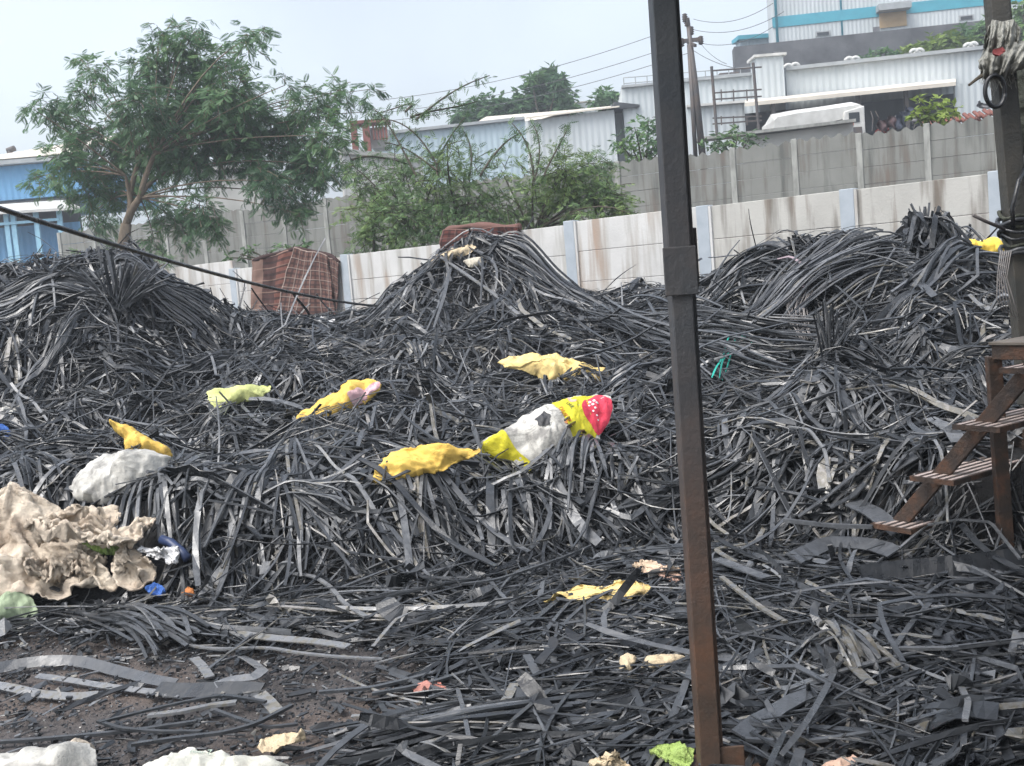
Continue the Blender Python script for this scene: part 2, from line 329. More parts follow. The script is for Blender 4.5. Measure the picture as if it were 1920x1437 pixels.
# white long shed with open canopy
Ym=45.
A=XY(1474,Ym,150);B=XY(1965,43.5,110); z1=Z(1474,134,Ym); zlow=5.0
t=thing('long_shed','long white ribbed shed with a dark open bay under its canopy roof','shed',(*A,zlow))
b=MB(); b.wall(A,B,zlow,[z1,z1],0,9); mk('wall',b,SHW,t)
b=MB(); b.wall(A,B,z1+.003,z1+.14,-.2,9); mk('roof',b,GREYM,t)
C=XY(1396,Ym-3,190);D=XY(1792,41.5,150); zc=Z(1396,193,Ym-3)
E2=XY(1396,Ym-.1,190); F2=XY(1792,Ym-.8,150)
b=MB(); roofq(b,(*C,zc),(*D,zc+.05),(*F2,zc+.55),(*E2,zc+.5),.14); mk('canopy',b,ROOFC,t)
b=MB(); b.wall(XY(1396,Ym-.6,200),XY(1870,Ym-1.6,170),zlow,zc-.1,0,.2); mk('bay_shade_panel',b,DARK,t)  # dark slab, the shade under the canopy put in as colour
b=MB(); b.wall(XY(1790,41.8,160),XY(1860,41.8,165),zlow,zc+.0,0,.12); mk('end_wall',b,SHW,t)
for px in (1450,1610,1700): c=XY(px,Ym-2.8,210); b=MB(); b.box((c[0]-.07,c[1]-.07,zlow),(c[0]+.07,c[1]+.07,zc-.02)); mk('column',b,STEELD,t)
for px,py in ((1478,126),(1491,124),(1592,113),(1604,112),(1714,98),(1724,97),(1815,87),(1825,85)):
    c=P(px,py,Ym+1.2); b=MB(); th=np.linspace(0,math.pi,7); b.tube([(c[0],c[1],z1),(c[0],c[1],c[2])],.05); b.tube([(c[0]-.16*math.cos(a),c[1],c[2]-.03+.13*math.sin(a)) for a in th],.07)
    tag(mk('roof_ventilator',b,WHITEP,smooth=True),'small white turbine ventilator on the roof of the long white shed','ventilator',"roof ventilators on the long shed")
A=XY(1421,Ym-.5,150);B=XY(1471,Ym-.5,150); t=thing('stair_tower','narrow upright white clad tower at the left end of the long shed','tower',(*A,zlow)); zt=Z(1421,108,Ym-.5)
b=MB(); b.wall(A,B,zlow,zt,0,1.1); mk('wall',b,SHW,t); b=MB(); b.wall(A-[.12,0],B+[.12,0],zt+.002,zt+.1,-.1,1.2); mk('roof',b,WHITEP,t)
A=XY(1166,Ym+1,170);B=XY(1421,Ym+.6,150); zt=Z(1166,166,Ym+1); t=thing('flat_shed','pale flat roofed shed behind the utility pole, rails along its roof','shed',(*A,zlow))
b=MB(); b.wall(A,B,zlow,zt,0,7); mk('wall',b,SHW,t); b=MB(); b.wall(A,B,zt+.002,zt+.1,-.15,7); mk('roof',b,GREYM,t)
b=MB()
for px in range(1170,1415,22): c=XY(px,Ym+1.2,160); b.tube([(c[0],c[1],zt),(c[0],c[1],zt+.45)],.02,4)
for h in (.22,.45): b.tube([(*XY(1170,Ym+1.2,160),zt+h),(*XY(1412,Ym+1.2,160),zt+h)],.02,4)
mk('roof_rail',b,GREYM,t)
for px in (1357,1376): c=XY(px,Ym+2,150); b=MB(); b.box((c[0]-.2,c[1]-.2,zt+.1),(c[0]+.2,c[1]+.2,zt+.42)); mk('cooling_unit',b,STEELD,t,bevel=.03)
A=XY(1286,Ym-2,190);B=XY(1395,Ym-2,190); zt=Z(1286,203,Ym-2); t=thing('lean_to','low white ribbed lean-to in front of the flat roofed shed','shed',(*A,zlow)); b=MB(); b.wall(A,B,zlow-.6,zt,0,2.5); mk('wall',b,SHW,t); b=MB(); b.wall(A,B,zt+.002,zt+.09,-.2,2.6); mk('roof',b,WHITEP,t)
# low long shed left of the post
Yl=47.
A=XY(690,Yl,260);B=XY(985,Yl,240); g=lambda px,py:Z(px,py,Yl)
t=thing('low_shed','long low pale blue clad shed seen above the thorny shrub','shed',(*A,3.5))
b=MB(); b.wall(A,B,3.0,[g(690,257),g(985,225)],0,8); mk('wall',b,SHB,t)
b=MB(); b.wall(A,B,np.array([g(690,257),g(985,225)])+.003,np.array([g(690,257),g(985,225)])+.12,-.2,.3); mk('gutter',b,GREYM,t)
a=XY(878,Yl+.4,230); c=XY(1062,Yl+.4,210); a2=XY(912,Yl+7,220); c2=XY(1075,Yl+7,205)
b=MB(); roofq(b,(*a,g(878,236)),(*c,g(1062,217)),(*c2,Z(1075,206,Yl+7)),(*a2,Z(912,219,Yl+7))); mk('roof',b,ROOFC,t)
A=XY(986,Yl-1,240);B=XY(1152,Yl-1.5,220); t=thing('white_shed','white ribbed shed with a shallow pitched cream roof left of the steel post','shed',(*A,3.5))
za=Z(986,227,Yl-1); zb2=Z(1152,206,Yl-1.5); b=MB(); b.wall(A,B,3.0,[za,zb2],0,8); mk('wall',b,SHW,t)
b=MB(); roofq(b,(*(A-[0,.3]),za+.1),(*(XY(1160,Yl-1.5,205)-[0,.3]),zb2+.1),(*XY(1165,Yl+7,195),Z(1165,197,Yl+7)),(*XY(1075,Yl+7,205),Z(1075,206,Yl+7))); mk('roof',b,ROOFC,t)
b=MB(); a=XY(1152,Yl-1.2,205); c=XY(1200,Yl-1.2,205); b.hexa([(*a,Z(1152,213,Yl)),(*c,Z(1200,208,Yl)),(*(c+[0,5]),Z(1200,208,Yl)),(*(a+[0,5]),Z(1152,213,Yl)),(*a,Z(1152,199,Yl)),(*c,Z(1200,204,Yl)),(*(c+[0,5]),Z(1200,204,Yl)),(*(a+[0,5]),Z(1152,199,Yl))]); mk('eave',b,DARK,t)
A=XY(1155,Yl,225);B=XY(1290,Yl,215); b=MB(); b.wall(A,B,3.0,[Z(1155,213,Yl),Z(1290,205,Yl)],0,5); tag(mk('clad_wall',b,SHW),'plain white clad wall just left of the steel post','wall')
A=XY(1080,58,185);B=XY(1130,58,180); t=thing('distant_shed','far shed with pale tin roof between the two background trees','shed',(*A,6)); b=MB(); b.wall(A,B,6,Z(1080,195,58),0,6); mk('wall',b,SHW,t); b=MB(); zz=Z(1080,195,58); roofq(b,(*A,zz+.1),(*B,zz+.1),(*(B+[0,6]),zz+.9),(*(A+[0,6]),zz+.9)); mk('roof',b,ROOFC,t)
# red frame, low white wall, grey house
Yr=44.; t=thing('tank_scaffold','brick red steel tank frame with railings beside the big tree','frame',(*XY(690,Yr),4))
for a,c in ((657,668),(679,692)):
    b=MB(); q=XY(a,Yr,240); r=XY(c,Yr,240); b.wall(q,r,4,Z(a,234,Yr),0,.25); mk('post',b,REDO,t)
b=MB(); b.wall(XY(655,Yr,230),XY(728,Yr,225),Z(655,234,Yr),Z(655,228,Yr),-.05,1); mk('beam',b,REDO,t)
for px in (700,706,712,718,724): b=MB(); q=XY(px,Yr+.1,245); b.box((q[0]-.035,q[1],Z(px,262,Yr)),(q[0]+.035,q[1]+.06,Z(px,230,Yr))); mk('rail',b,REDO,t)
b=MB(); b.wall(XY(694,Yr+.6,245),XY(724,Yr+.6,245),Z(694,275,Yr),Z(694,236,Yr),0,1.4); mk('tank',b,WHITEP,t)
A=XY(640,39.,300);B=XY(792,40.,300); t=thing('parapet_wall','low whitewashed wall with grey coping behind the thorny shrub','wall',(*A,3)); b=MB(); b.wall(A,B,3,[Z(640,289,39),Z(792,302,40)],0,.3); mk('wall_face',b,WHITEW,t); b=MB(); b.wall(A,B,np.array([Z(640,289,39),Z(792,302,40)])+.003,np.array([Z(640,279,39),Z(792,295,40)]),-.15,.45); mk('coping',b,CONC,t)
A=XY(385,39.,370);B=XY(488,39.,370); t=thing('concrete_house','plain grey concrete house corner half hidden by the big tree','house',(*A,3)); b=MB(); b.wall(A,B,3,[Z(385,322,39),Z(488,330,39)],0,6); mk('wall',b,CONC,t); b=MB(); b.wall(A-[.1,0],B+[.1,0],[Z(385,322,39)+.003]*2,[Z(385,316,39)]*2,-.2,6.2); mk('roof',b,CONC,t)
# blue shed at the left
Yb=45.; A=XY(-70,Yb,340);B=XY(150,Yb,330); t=thing('blue_shed','bright blue ribbed shed with pale roof at the left edge','shed',(*A,4))
b=MB(); b.wall(A,B,Z(0,377,Yb),Z(0,313,Yb),0,10); mk('wall',b,BLUE,t)
b=MB(); b.wall(A-[.3,0],B,Z(0,312,Yb),Z(0,302,Yb),-.4,3); mk('fascia',b,GREYM,t)
zr=Z(0,301,Yb); b=MB(); roofq(b,(*(A-[.3,.4]),zr),(*(B-[0,.4]),zr),(*(B+[0,9]),zr+2.1),(*(A+[0,9]),zr+1.6)); mk('roof',b,ROOFC,t)
b=MB(); zc=Z(0,398,Yb-2); roofq(b,(*XY(-70,Yb-2.5,395),zc),(*XY(150,Yb-2.5,395),zc-.10),(*XY(120,Yb-.02,390),zc+.5),(*XY(-70,Yb-.02,390),zc+.55),.1); mk('canopy',b,WHITEP,t)
b=MB(); b.wall(XY(-70,Yb-.3,420),XY(150,Yb-.3,420),3.2,Z(0,378,Yb)-.1,0,.2); mk('bay_shade_panel',b,DARK,t)  # dark slab painted as the shaded interior below the blue wall
for px in (12,25,68,112): b=MB(); q=XY(px,Yb-2.2,420); b.box((q[0]-.09,q[1],3.2),(q[0]+.09,q[1]+.12,zc-.1)); mk('post',b,LBLUE,t)
b=MB(); b.wall(XY(-70,Yb-2.25,420),XY(112,Yb-2.25,420),Z(0,424,Yb-2),Z(0,419,Yb-2),0,.1); mk('rail',b,LBLUE,t)
b=MB(); b.wall(XY(-70,Yb-1.2,430),XY(150,Yb-1.2,430),3.2,Z(0,428,Yb-1.2),0,.1); mk('low_panel',b,BLUE,t)
c=P(18,284,Yb+5); b=MB(); b.tube([c-[0,0,.5],c+[0,0,.05]],.12); b.tube([c+[-.1,0,.02],c+[.25,0,.12]],.13); tag(mk('roof_vent',b,STEELD,smooth=True),'small dark vent on the roof of the blue shed','vent')
# low block + truck + clutter behind the grey wall
A=XY(1395,36.,260);B=XY(1600,36.,240); t=thing('grey_block','low grey block wall with a concrete ledge below the white truck','wall',(*A,4)); za=Z(1395,258,36); b=MB(); b.wall(A,B,3.5,[za,Z(1600,231,36)],0,.3); mk('wall_face',b,CONC,t); b=MB(); b.wall(A-[1.5,0],B,[za+.003,Z(1600,231,36)+.003],[za+.1,Z(1600,231,36)+.1],-.3,.5); mk('ledge',b,GREYP,t)
Yt=38.
t=thing('truck','white truck with a pale tarpaulin over its load, facing right under the canopy','truck',(*XY(1540,Yt),4.3))
def pt(px,py,Y=Yt): return P(px,py,Y)
b=MB(); n=12
prof=[(1452,240),(1452,226),(1458,220),(1500,212),(1560,204),(1612,196),(1618,200),(1614,216),(1560,228),(1500,238)]
v=[];K=len(prof)
for dy,sh in ((0,0),(.9,0),(1.8,0)):
    for px,py in prof: p=pt(px,py); v.append((p[0],p[1]+dy,p[2]+(.22*math.sin(dy/1.8*math.pi) if py<222 else 0)))
ff=[[i*K+j,i*K+(j+1)%K,(i+1)*K+(j+1)%K,(i+1)*K+j] for i in range(2) for j in range(K)]+[list(range(K))[::-1],[2*K+j for j in range(K)]]
b.add(v,ff); mk('tarpaulin',b,WHITEP,t,smooth=False)
b=MB(); p0=pt(1455,246);p1=pt(1572,232); b.hexa([(p0[0],Yt,p0[2]-.35),(p1[0],Yt,p1[2]-.35),(p1[0],Yt+1.7,p1[2]-.35),(p0[0],Yt+1.7,p0[2]-.35),(p0[0],Yt,p0[2]),(p1[0],Yt,p1[2]),(p1[0],Yt+1.7,p1[2]),(p0[0],Yt+1.7,p0[2])]); mk('load_bed',b,GREYM,t)
b=MB(); p0=pt(1576,262);p1=pt(1622,256);zt=pt(1600,203)[2]; b.hexa([(p0[0],Yt-.1,p0[2]),(p1[0],Yt-.1,p0[2]),(p1[0],Yt+1.7,p0[2]),(p0[0],Yt+1.7,p0[2]),(p0[0]+.15,Yt-.1,zt-.1),(p1[0],Yt-.1,zt+.05),(p1[0],Yt+1.6,zt+.05),(p0[0]+.15,Yt+1.6,zt-.1)]); cab=mk('cab',b,WHITEP,t,bevel=.04)
def plate(px0,py0,px1,py1,m,name,par,Y=Yt,dt=.02):
    a=pt(px0,py0,Y-.1);c=pt(px1,py1,Y-.1); b=MB(); b.box((min(a[0],c[0]),Y-.1-dt,min(a[2],c[2])),(max(a[0],c[0]),Y-.1-.003,max(a[2],c[2]))); return mk(name,b,m,par)
plate(1591,212,1612,229,GLASS,'window',cab); plate(1580,230,1600,236,mat('orange_paint',(.62,.12,.05),(.5,.1,.04)),'bumper_stripe',cab); plate(1592,240,1616,252,STEELD,'grille',cab,dt=.05)
for px in (1480,1560): p=pt(px,258); b=MB(); th=np.linspace(0,2*math.pi,17); b.tube([(p[0],Yt+.05,p[2]),(p[0],Yt+.3,p[2])],.36,14); mk('wheel',b,STEELD,t)
# red roof tiles stacked along the grey wall
for k in range(14):
    px=1742+k*9.5; p=P(px,232-k*1.9+ (2 if k%2 else -1),28.5); b=MB(); th=np.linspace(0,math.pi,6)
    for off in range(2): b.tube([(p[0],p[1]+.0+off*.2,p[2]-.1-off*.1),(p[0]+.05,p[1]+.45+off*.2,p[2]+.08-off*.1)],.05,7)
    tag(mk('roof_tile',b,mat('terracotta',(.20,.075,.055),(.14,.06,.05),rough=.85,scale=6) if k==0 else bpy.data.materials['terracotta'],smooth=True),'terracotta roof tile laid in the red row along the top right of the grey wall','roof tile','terracotta tiles along the grey wall')
CL=[mat('cloth_red',(.22,.045,.04)),mat('cloth_blue',(.05,.06,.09)),mat('cloth_maroon',(.08,.05,.055)),mat('cloth_grey',(.15,.15,.16))]
for k,(px,py,w,h,ci,what) in enumerate([(1662,222,34,20,2,'maroon'),(1690,212,22,26,1,'dark slate'),(1722,214,18,14,3,'grey'),(1655,240,26,8,0,'red'),(1702,204,14,20,1,'slate'),(1850,192,40,10,3,'grey')]):
    p=P(px,py,30.+k*.4); sx=w*30/FPX; sz=h*30/FPX; b=MB(); n=9
    X,Y=np.meshgrid(np.linspace(-.5,.5,n),np.linspace(0,1,n)); dy=.12*np.sin(X*14+k)+.1*noise3(X*3,Y*3+k,k)
    v=np.stack([p[0]+X*sx+.03*np.sin(Y*7),p[1]+dy,p[2]-sz*Y+.06*np.sin(X*9+k)],-1).reshape(-1,3); v2=v+[0,.03,0]
    q=[[i*n+j,i*n+j+1,(i+1)*n+j+1,(i+1)*n+j] for i in range(n-1) for j in range(n-1)]; b.add(v,q); b.add(v2,[r[::-1] for r in q])
    tag(mk('hung_cloth',b,CL[ci],smooth=True),f'{what} cloth hanging among the clutter behind the grey wall, '+['next to the truck cab','below the dark bay','left of the lime shrub','lowest by the truck','above the lime shrub stem','near the wrapped post'][k],'cloth')
b=MB()
for k in range(9):
    px=1635+k*13; a=P(px,240+random.random()*6,30.5); c=P(px+random.uniform(-12,14),206+random.random()*14,30.7); b.tube([a,(a+c)/2+[.05,0,.05],c],.012,5)
tag(mk('scrap_rack',b,STEELD),'rusty rack of scrap rods behind the grey wall beside the truck','rack')
# ------------------------------------------------------------------ poles and wires
Yp=31.
t=thing('utility_pole','dark twin mast utility pole with crossarm rising beside the steel post','utility pole',(*XY(1318,Yp,280),3))
p0=P(1318,285,Yp);top=P(1289,34,Yp); b=MB(); b.tube([p0-[0,0,.6],(p0+top)/2,top],[.10,.09,.055],8); mk('mast',b,STEELD,t,smooth=True)
p1=P(1303,278,Yp);q1=P(1292,84,Yp); b=MB(); b.tube([p1-[0,0,.6],q1],.06,8); mk('stay_mast',b,STEELD,t,smooth=True)
b=MB(); b.bar(P(1276,78,Yp),P(1312,74,Yp),.08,.1); mk('crossarm',b,STEELD,t); b=MB(); b.bar(P(1290,80,Yp+.2),P(1304,86,Yp-.3),.07,.08); mk('crossarm',b,STEELD,t)
for px,py in ((1284,34),(1288,42),(1296,58),(1314,76),(1278,80)):
    c=P(px,py,Yp); b=MB(); zq=np.linspace(-.12,.12,9); b.tube([(c[0],c[1],c[2]+z) for z in zq],[.03,.08,.05,.09,.05,.09,.05,.08,.03],8); mk('insulator',b,STEELD,t,smooth=True)
t=thing('switch_frame','open steel switchgear frame of two posts and crossbars right of the utility pole','power frame',(*XY(1380,36,200),4))
for a,c in (((1345,262),(1334,125)),((1423,250),(1412,118))): b=MB(); b.tube([P(*a,36),P(*c,36)],.05,6); mk('post',b,STEELD,t)
for y0,y1 in ((133,128),(175,170),(187,183),(222,220),(233,228)): b=MB(); b.bar(P(1336,y0,36),P(1428,y1-2,36),.045,.045); mk('crossbar',b,STEELD,t)
for px in (1352,1375,1400): 
    for y0,y1 in ((168,190),(218,235)): b=MB(); b.bar(P(px,y0,35.9),P(px+1,y1,35.9),.035,.035,(0,1,0)); mk('insulator',b,STEELD,t)
WIRE=mat('wire',(.10,.11,.12),(.08,.08,.09),rough=.6)
wl=[((712,188),(1250,58),41),((716,212),(1280,80),41),((716,228),(1290,100),41),((1300,56),(1470,22),40),((1302,78),(1450,50),40),((1300,36),(1450,6),40),((1290,88),(1378,128),34),((1312,80),(1362,120),34)]
for k,(a,c,Y) in enumerate(wl):
    p=P(*a,Y+4);q=P(*c,Y); s=np.linspace(0,1,20)[:,None]; pts=p+(q-p)*s; pts[:,2]-=(.35 if k<6 else .1)*(4*s*(1-s))[:,0]
    b=MB(); b.tube(pts,.011,4,False); w=['topmost of the three wires left of the steel post','middle of the three wires left of the steel post','lowest of the three wires left of the steel post','middle of the wires between pole and factory','lowest of the wires between pole and factory','topmost of the wires between pole and factory','slack wire dropping from the pole crossarm to the switch frame','short wire from the pole end insulator to the switch frame'][k]
    tag(mk('power_line',b,WIRE),'thin power line, '+w,'power line')
# cable sagging across the left
a=P(-40,378,4.4);c=P(705,574,11.3); s=np.linspace(-.32,1,40)[:,None]; pts=a+(c-a)*s; pts[:,2]-=.07*(4*s*(1-s))[:,0]
b=MB(); b.tube(pts,.0115,7); tag(mk('cable',b,RUB,smooth=True),'black cable stretched across the left in front of the big tree','cable')
# ------------------------------------------------------------------ vegetation
def compound(npair,ll,lw,gap=.9):
    """a feathery compound leaf, unit length along +X, leaflets as folded diamonds"""
    v=[];f=[]
    for i in range(npair):
        x=(i+.6)/npair*gap; sc=math.sin(math.pi*(.18+.8*(i+.5)/npair))*.6+.4
        for s in (-1,1):
            d=np.array([.45,s*.9,-.12]); d/=np.linalg.norm(d); pz=np.array([d[1],-d[0],.3])*s
            a=np.array([x,0,0]); e=a+d*ll*sc; mid=a+d*ll*sc*.5; k=len(v); v+=[a,mid+pz*lw*sc,e,mid-pz*lw*sc]; f.append([k,k+1,k+2,k+3])
    v.append([0,-.012,0]);v.append([0,.012,0]);v.append([.97,0,-.02]); k=len(v); f.append([k-3,k-2,k-1,k-1])
    return np.array(v),np.array([q if q[2]!=q[3] else q for q in f])
CF=compound(8,.34,.055); CF2=compound(5,.30,.075); 
BL=(np.array([[0,0,0],[.35,.24,.05],[1,0,-.08],[.35,-.24,.05]]),np.array([[0,1,2,3]]))
def put_leaves(mb,tpl,pos,dirs,size,tone):
    v,f=tpl; f=np.array([q for q in f]); n=len(pos)
    d=dirs/(np.linalg.norm(dirs,axis=1)[:,None]+1e-9); r=rng.normal(size=(n,3))*.55+[0,0,1]; y=np.cross(r,d); y/=np.linalg.norm(y,axis=1)[:,None]+1e-9; z=np.cross(d,y)
    V=pos[:,None]+size[:,None,None]*(v[None,:,0:1]*d[:,None]+v[None,:,1:2]*y[:,None]+v[None,:,2:3]*z[:,None])
    F=(f[None]+(np.arange(n)*len(v))[:,None,None]).reshape(-1,4)
    tri=F[:,2]==F[:,3]
    mb.add(V.reshape(-1,3),F[~tri],tone=np.repeat(tone,len(v)))
def crown(clumps,Y,leafsz,dens,droop,tpl,twigs,yj=1.0,tone0=.45,twlen=.6):
    """clumps (px,py,r_px[,density]); returns leaf MB, clump centres"""
    b=MB(); cs=[]
    for c in clumps:
        px,py,r=c[:3]; dn=c[3] if len(c)>3 else 1
        cy=Y+rng.uniform(-yj,yj)+(c[4] if len(c)>4 else 0); C=P(px,py,cy); R=r*cy/FPX; cs.append((C,R))
        nt_=max(4,int(dens*dn*(R/.5)**2))
        st=rng.normal(size=(nt_,3)); st/=np.linalg.norm(st,axis=1)[:,None]; st*=(rng.random(nt_)**.5)[:,None]*R*.72; 
        di=st/(R+1e-6)*1.2+rng.normal(size=(nt_,3))*.5+[0,0,-droop*.3]; di/=np.linalg.norm(di,axis=1)[:,None]
        tb=tone0+rng.normal()*.13
        for k in range(nt_):
            L=R*twlen*rng.uniform(.6,1.5); m=max(4,int(L/leafsz*3.2)); s=np.linspace(.05,1,m)
            pts=C+st[k]+di[k]*(s*L)[:,None]; pts[:,2]-=droop*L*.45*s**2
            side=np.where(np.arange(m)%2,1,-1)[:,None]; perp=np.cross(di[k],[0,0,1.]); perp/=np.linalg.norm(perp)+1e-9
            ld=di[k]*.6+perp*side*.8+rng.normal(size=(m,3))*.3+[0,0,-droop*.55]
            put_leaves(b,tpl,pts,ld,leafsz*rng.uniform(.7,1.25,m),np.clip(tb+.12*rng.normal(size=m)+.12*(rng.random()<.12),0,1))
            if k%2==0: twigs.tube(np.concatenate([pts[:1]-di[k]*.05,pts[::3]]),.006+.004*R,3,False)
    return b,cs
def limb(mb,a,c,r0,r1,sag=.1,n=7):
    a=np.array(a);c=np.array(c); s=np.linspace(0,1,n)[:,None]; mid=(a+c)/2+np.array([0,0,np.linalg.norm(c-a)*sag])+rng.normal(size=3)*.06*np.linalg.norm(c-a)
    pts=(1-s)**2*a+2*s*(1-s)*mid+s*s*c; mb.tube(pts,r0+(r1-r0)*s[:,0],6,False); return pts
# the big feathery tree
TC=[(330,88,50),(275,122,45),(405,115,50),(470,72,38,.6),(492,60,22,.6),(355,170,68),(432,175,60),(262,195,60),(300,60,28,.7),(365,60,34,.8),(182,132,32),(150,110,18,.7),(158,172,34),(92,200,38,.8),(132,232,44),(62,205,22,.6),(205,262,60),(292,262,70),(385,255,70),(442,252,50),(128,292,42),(92,335,34,.7),(162,342,50,1,1.2),(222,345,46,.8,2.2),(60,335,20,.5),(290,305,40,.6,1.8),(352,300,46,.8,1.),(330,415,42),(372,385,40),(400,415,32),(305,385,35,.6,2.),(178,400,32,.6,2.2),(198,425,26,.6,2.2),(290,455,28,.6,1.5),(520,222,48),(585,195,46),(645,172,38,.7),(692,168,26,.5),(482,285,52),(560,285,58),(622,255,48),(505,340,44),(545,375,40),(588,312,45),(562,402,24,.7),(645,318,32,.6),(690,210,24,.4),(535,160,26,.5),(470,215,45)]
Yt_=23.5
t=thing('feathery_tree','large feathery leaved tree with a forked pale trunk behind the left heap','tree',(*P(233,500,Yt_)[:2],1.0))
b=MB(); lv,cs=crown(TC,Yt_,.21,60,.8,CF,b,1.3,.40)
pt_=lambda px,py,dy=0: P(px,py,Yt_+dy)
base=pt_(232,520); f1=pt_(237,420); fL=pt_(243,365,.1); fR=pt_(262,372,-.2); uL=pt_(262,300,.2); uR=pt_(290,290,-.3); uM=pt_(300,330,.3)
b.tube([base-[0,0,.8],base,pt_(231,460),f1],[.16,.14,.125,.11],9)
for p,q,r0,r1 in ((f1,fL,.085,.06),(f1,fR,.09,.07),(fL,uL,.06,.045),(fR,uR,.065,.05),(fR,uM,.055,.04),(fL,pt_(236,330),.05,.03)): limb(b,p,q,r0,r1,.03)
forks=[uL,uR,uM,fL,fR,pt_(236,330)]
for C,R in cs:
    dd=[np.linalg.norm(C-q)+.9*max(0,q[2]-C[2]) for q in forks]; limb(b,forks[int(np.argmin(dd))],C,.022,.007,.12)
mk('trunk',b,BARK,t,smooth=True); mk('crown',lv,LEAF,t)
# thorny shrub between the walls
SCs=[(700,350,50,.7),(760,330,45,.7),(820,320,45,.7),(690,400,45,.8),(750,400,50,.9),(820,390,50,.9),(880,380,50,.8),(880,320,40,.6),(940,390,45,.9),(1000,380,45,.8),(1060,370,45),(1110,350,45),(1060,320,45),(1120,320,38),(1000,330,38,.6),(1160,390,36,.8),(940,320,30,.4),(700,450,40,.8),(760,450,36,.7),(820,430,40,.9),(680,345,28,.5),(880,425,32,.9),(1140,370,40,.8),(1020,415,32,.6),(840,270,28,.5),(1180,400,28,.5),(660,310,24,.4),(1090,400,30,.7)]
Ys=19.8
t=thing('thorny_shrub','sprawling thorny shrub with fine leaves and arching sprays leaning over the white wall','shrub',(*P(900,420,Ys)[:2],1.2))
b=MB(); lv,cs=crown(SCs,Ys,.15,105,.5,CF2,b,.9,.76,.7)
roots=[P(870,450,Ys+.4),P(1000,440,Ys+.3),P(780,440,Ys+.5)]
for C,R in cs: limb(b,roots[int(np.argmin([np.linalg.norm(C-q) for q in roots]))],C,.028,.008,.15)
sprays=[((830,330),(800,270),(765,215),(700,225)),((780,225),(820,190),(860,160),(918,142)),((770,220),(810,205),(850,205),(895,190)),((820,330),(815,290),(850,250),(875,215)),((820,320),(790,300),(760,270),(720,268)),((880,330),(890,290),(880,260),(868,245)),((1000,340),(1000,290),(985,255),(960,232)),((1020,330),(1040,280),(1060,260),(1065,235)),((1000,340),(1020,290),(1010,250),(1000,235)),((700,450),(705,480),(695,500),(690,520)),((640,480),(660,486),(665,490),(668,500)),((780,330),(740,250),(720,215),(700,205)),((900,330),(930,280),(950,262),(975,250)),((660,300),(690,285),(740,300),(770,310)),((760,210),(790,180),(760,200),(700,215))]
for sp in sprays:
    q=np.array([P(*a,Ys-.6+.2*k) for k,a in enumerate(sp)]); s=np.linspace(0,1,26)[:,None]
    pts=(1-s)**3*q[0]+3*s*(1-s)**2*q[1]+3*s*s*(1-s)*q[2]+s**3*q[3]
    b.tube(pts,np.linspace(.022,.008,26),4,False)
    m=len(pts); 
    for rep in range(2):
        side=np.where(rng.random(m)<.5,1,-1)[:,None]; put_leaves(lv,CF2,pts+rng.normal(size=(m,3))*.03,np.gradient(pts,axis=0)*4+side*np.array([.3,.2,.5])+rng.normal(size=(m,3))*.35+[0,0,-.25],rng.uniform(.11,.2,m),np.clip(.4+.15*rng.normal(size=m),0,1))
mk('stems',b,TWIG,t,smooth=True); mk('crown',lv,LEAF2,t)
def bush(name,label,cat,clumps,Y,leafsz,dens,m,tpl=BL,yj=.6,tone=.45,droop=.3,rootpx=None,twlen=.5,group=None):
    n=np.array([c[:3] for c in clumps]); rp=rootpx or (n[:,0].mean(),(n[:,1]+n[:,2]).max()+6); root=P(*rp,Y)
    t=thing(name,label,cat,root,group); b=MB(); lv,cs=crown(clumps,Y,leafsz,dens,droop,tpl,b,yj,tone,twlen)
    for C,R in cs: limb(b,root,C,.03*Y/25,.01,.05)
    mk('trunk',b,TWIG,t,smooth=True); mk('crown',lv,m,t)
bush('broad_tree','rounded dark tree standing above the pale shed roofs, left of the post','tree',[(1020,165,30),(990,185,25),(1050,180,28),(1030,205,35),(985,208,22),(1060,208,22),(1025,145,18),(1000,150,14),(1048,155,16)],56,.42,46,LEAF,yj=1.5,tone=.38)
bush('low_tree','low spreading dark tree behind the cream shed roof','tree',[(870,215,22),(895,205,22),(925,202,24),(950,208,22),(900,225,20),(860,232,14),(945,220,18)],58,.42,46,LEAF,yj=1.5,tone=.3)
bush('small_tree','small far tree beside the flat roofed shed','tree',[(1135,180,16),(1118,186,12),(1150,184,12),(1130,192,14)],56,.4,40,LEAF,yj=1,tone=.42)
bush('grey_bush','grey green upright bush just left of the steel post','shrub',[(1190,240,24,.8),(1215,225,22,.8),(1185,275,30),(1220,265,30),(1240,240,24),(1205,290,28),(1160,265,20,.6),(1235,285,22)],29,.17,42,LEAF,yj=.7,tone=.62)
bush('dark_bush','dark leafy bush along the foot of the switch frame','shrub',[(1345,265,20),(1375,258,20),(1405,262,20),(1330,272,14),(1425,268,14),(1385,250,14),(1360,275,16),(1400,278,14)],28.3,.17,46,LEAF2,yj=.5,tone=.3)
bush('lime_shrub','bright lime green shrub growing at the grey wall near the right post','shrub',[(1735,205,22),(1765,210,24),(1722,190,12,.8),(1780,225,18),(1748,228,20),(1715,215,14),(1790,208,12),(1760,190,14)],26.2,.20,40,LEAF3,yj=.4,tone=.5,rootpx=(1757,262))
bush('hill_bush','green bush spreading at the foot of the dark retaining wall','shrub',[(1770,82,20),(1740,88,18),(1800,85,18),(1715,98,14),(1765,98,20),(1690,104,10),(1795,98,16)],55,.4,45,LEAF3,yj=1,tone=.12)
bush('hill_scrub','dull scrub climbing over the right end of the retaining wall','shrub',[(1830,65,18),(1850,55,20),(1820,82,16),(1845,85,18),(1800,62,12),(1905,70,22),(1930,60,22),(1900,40,15)],57,.4,45,LEAF,yj=1,tone=.6)
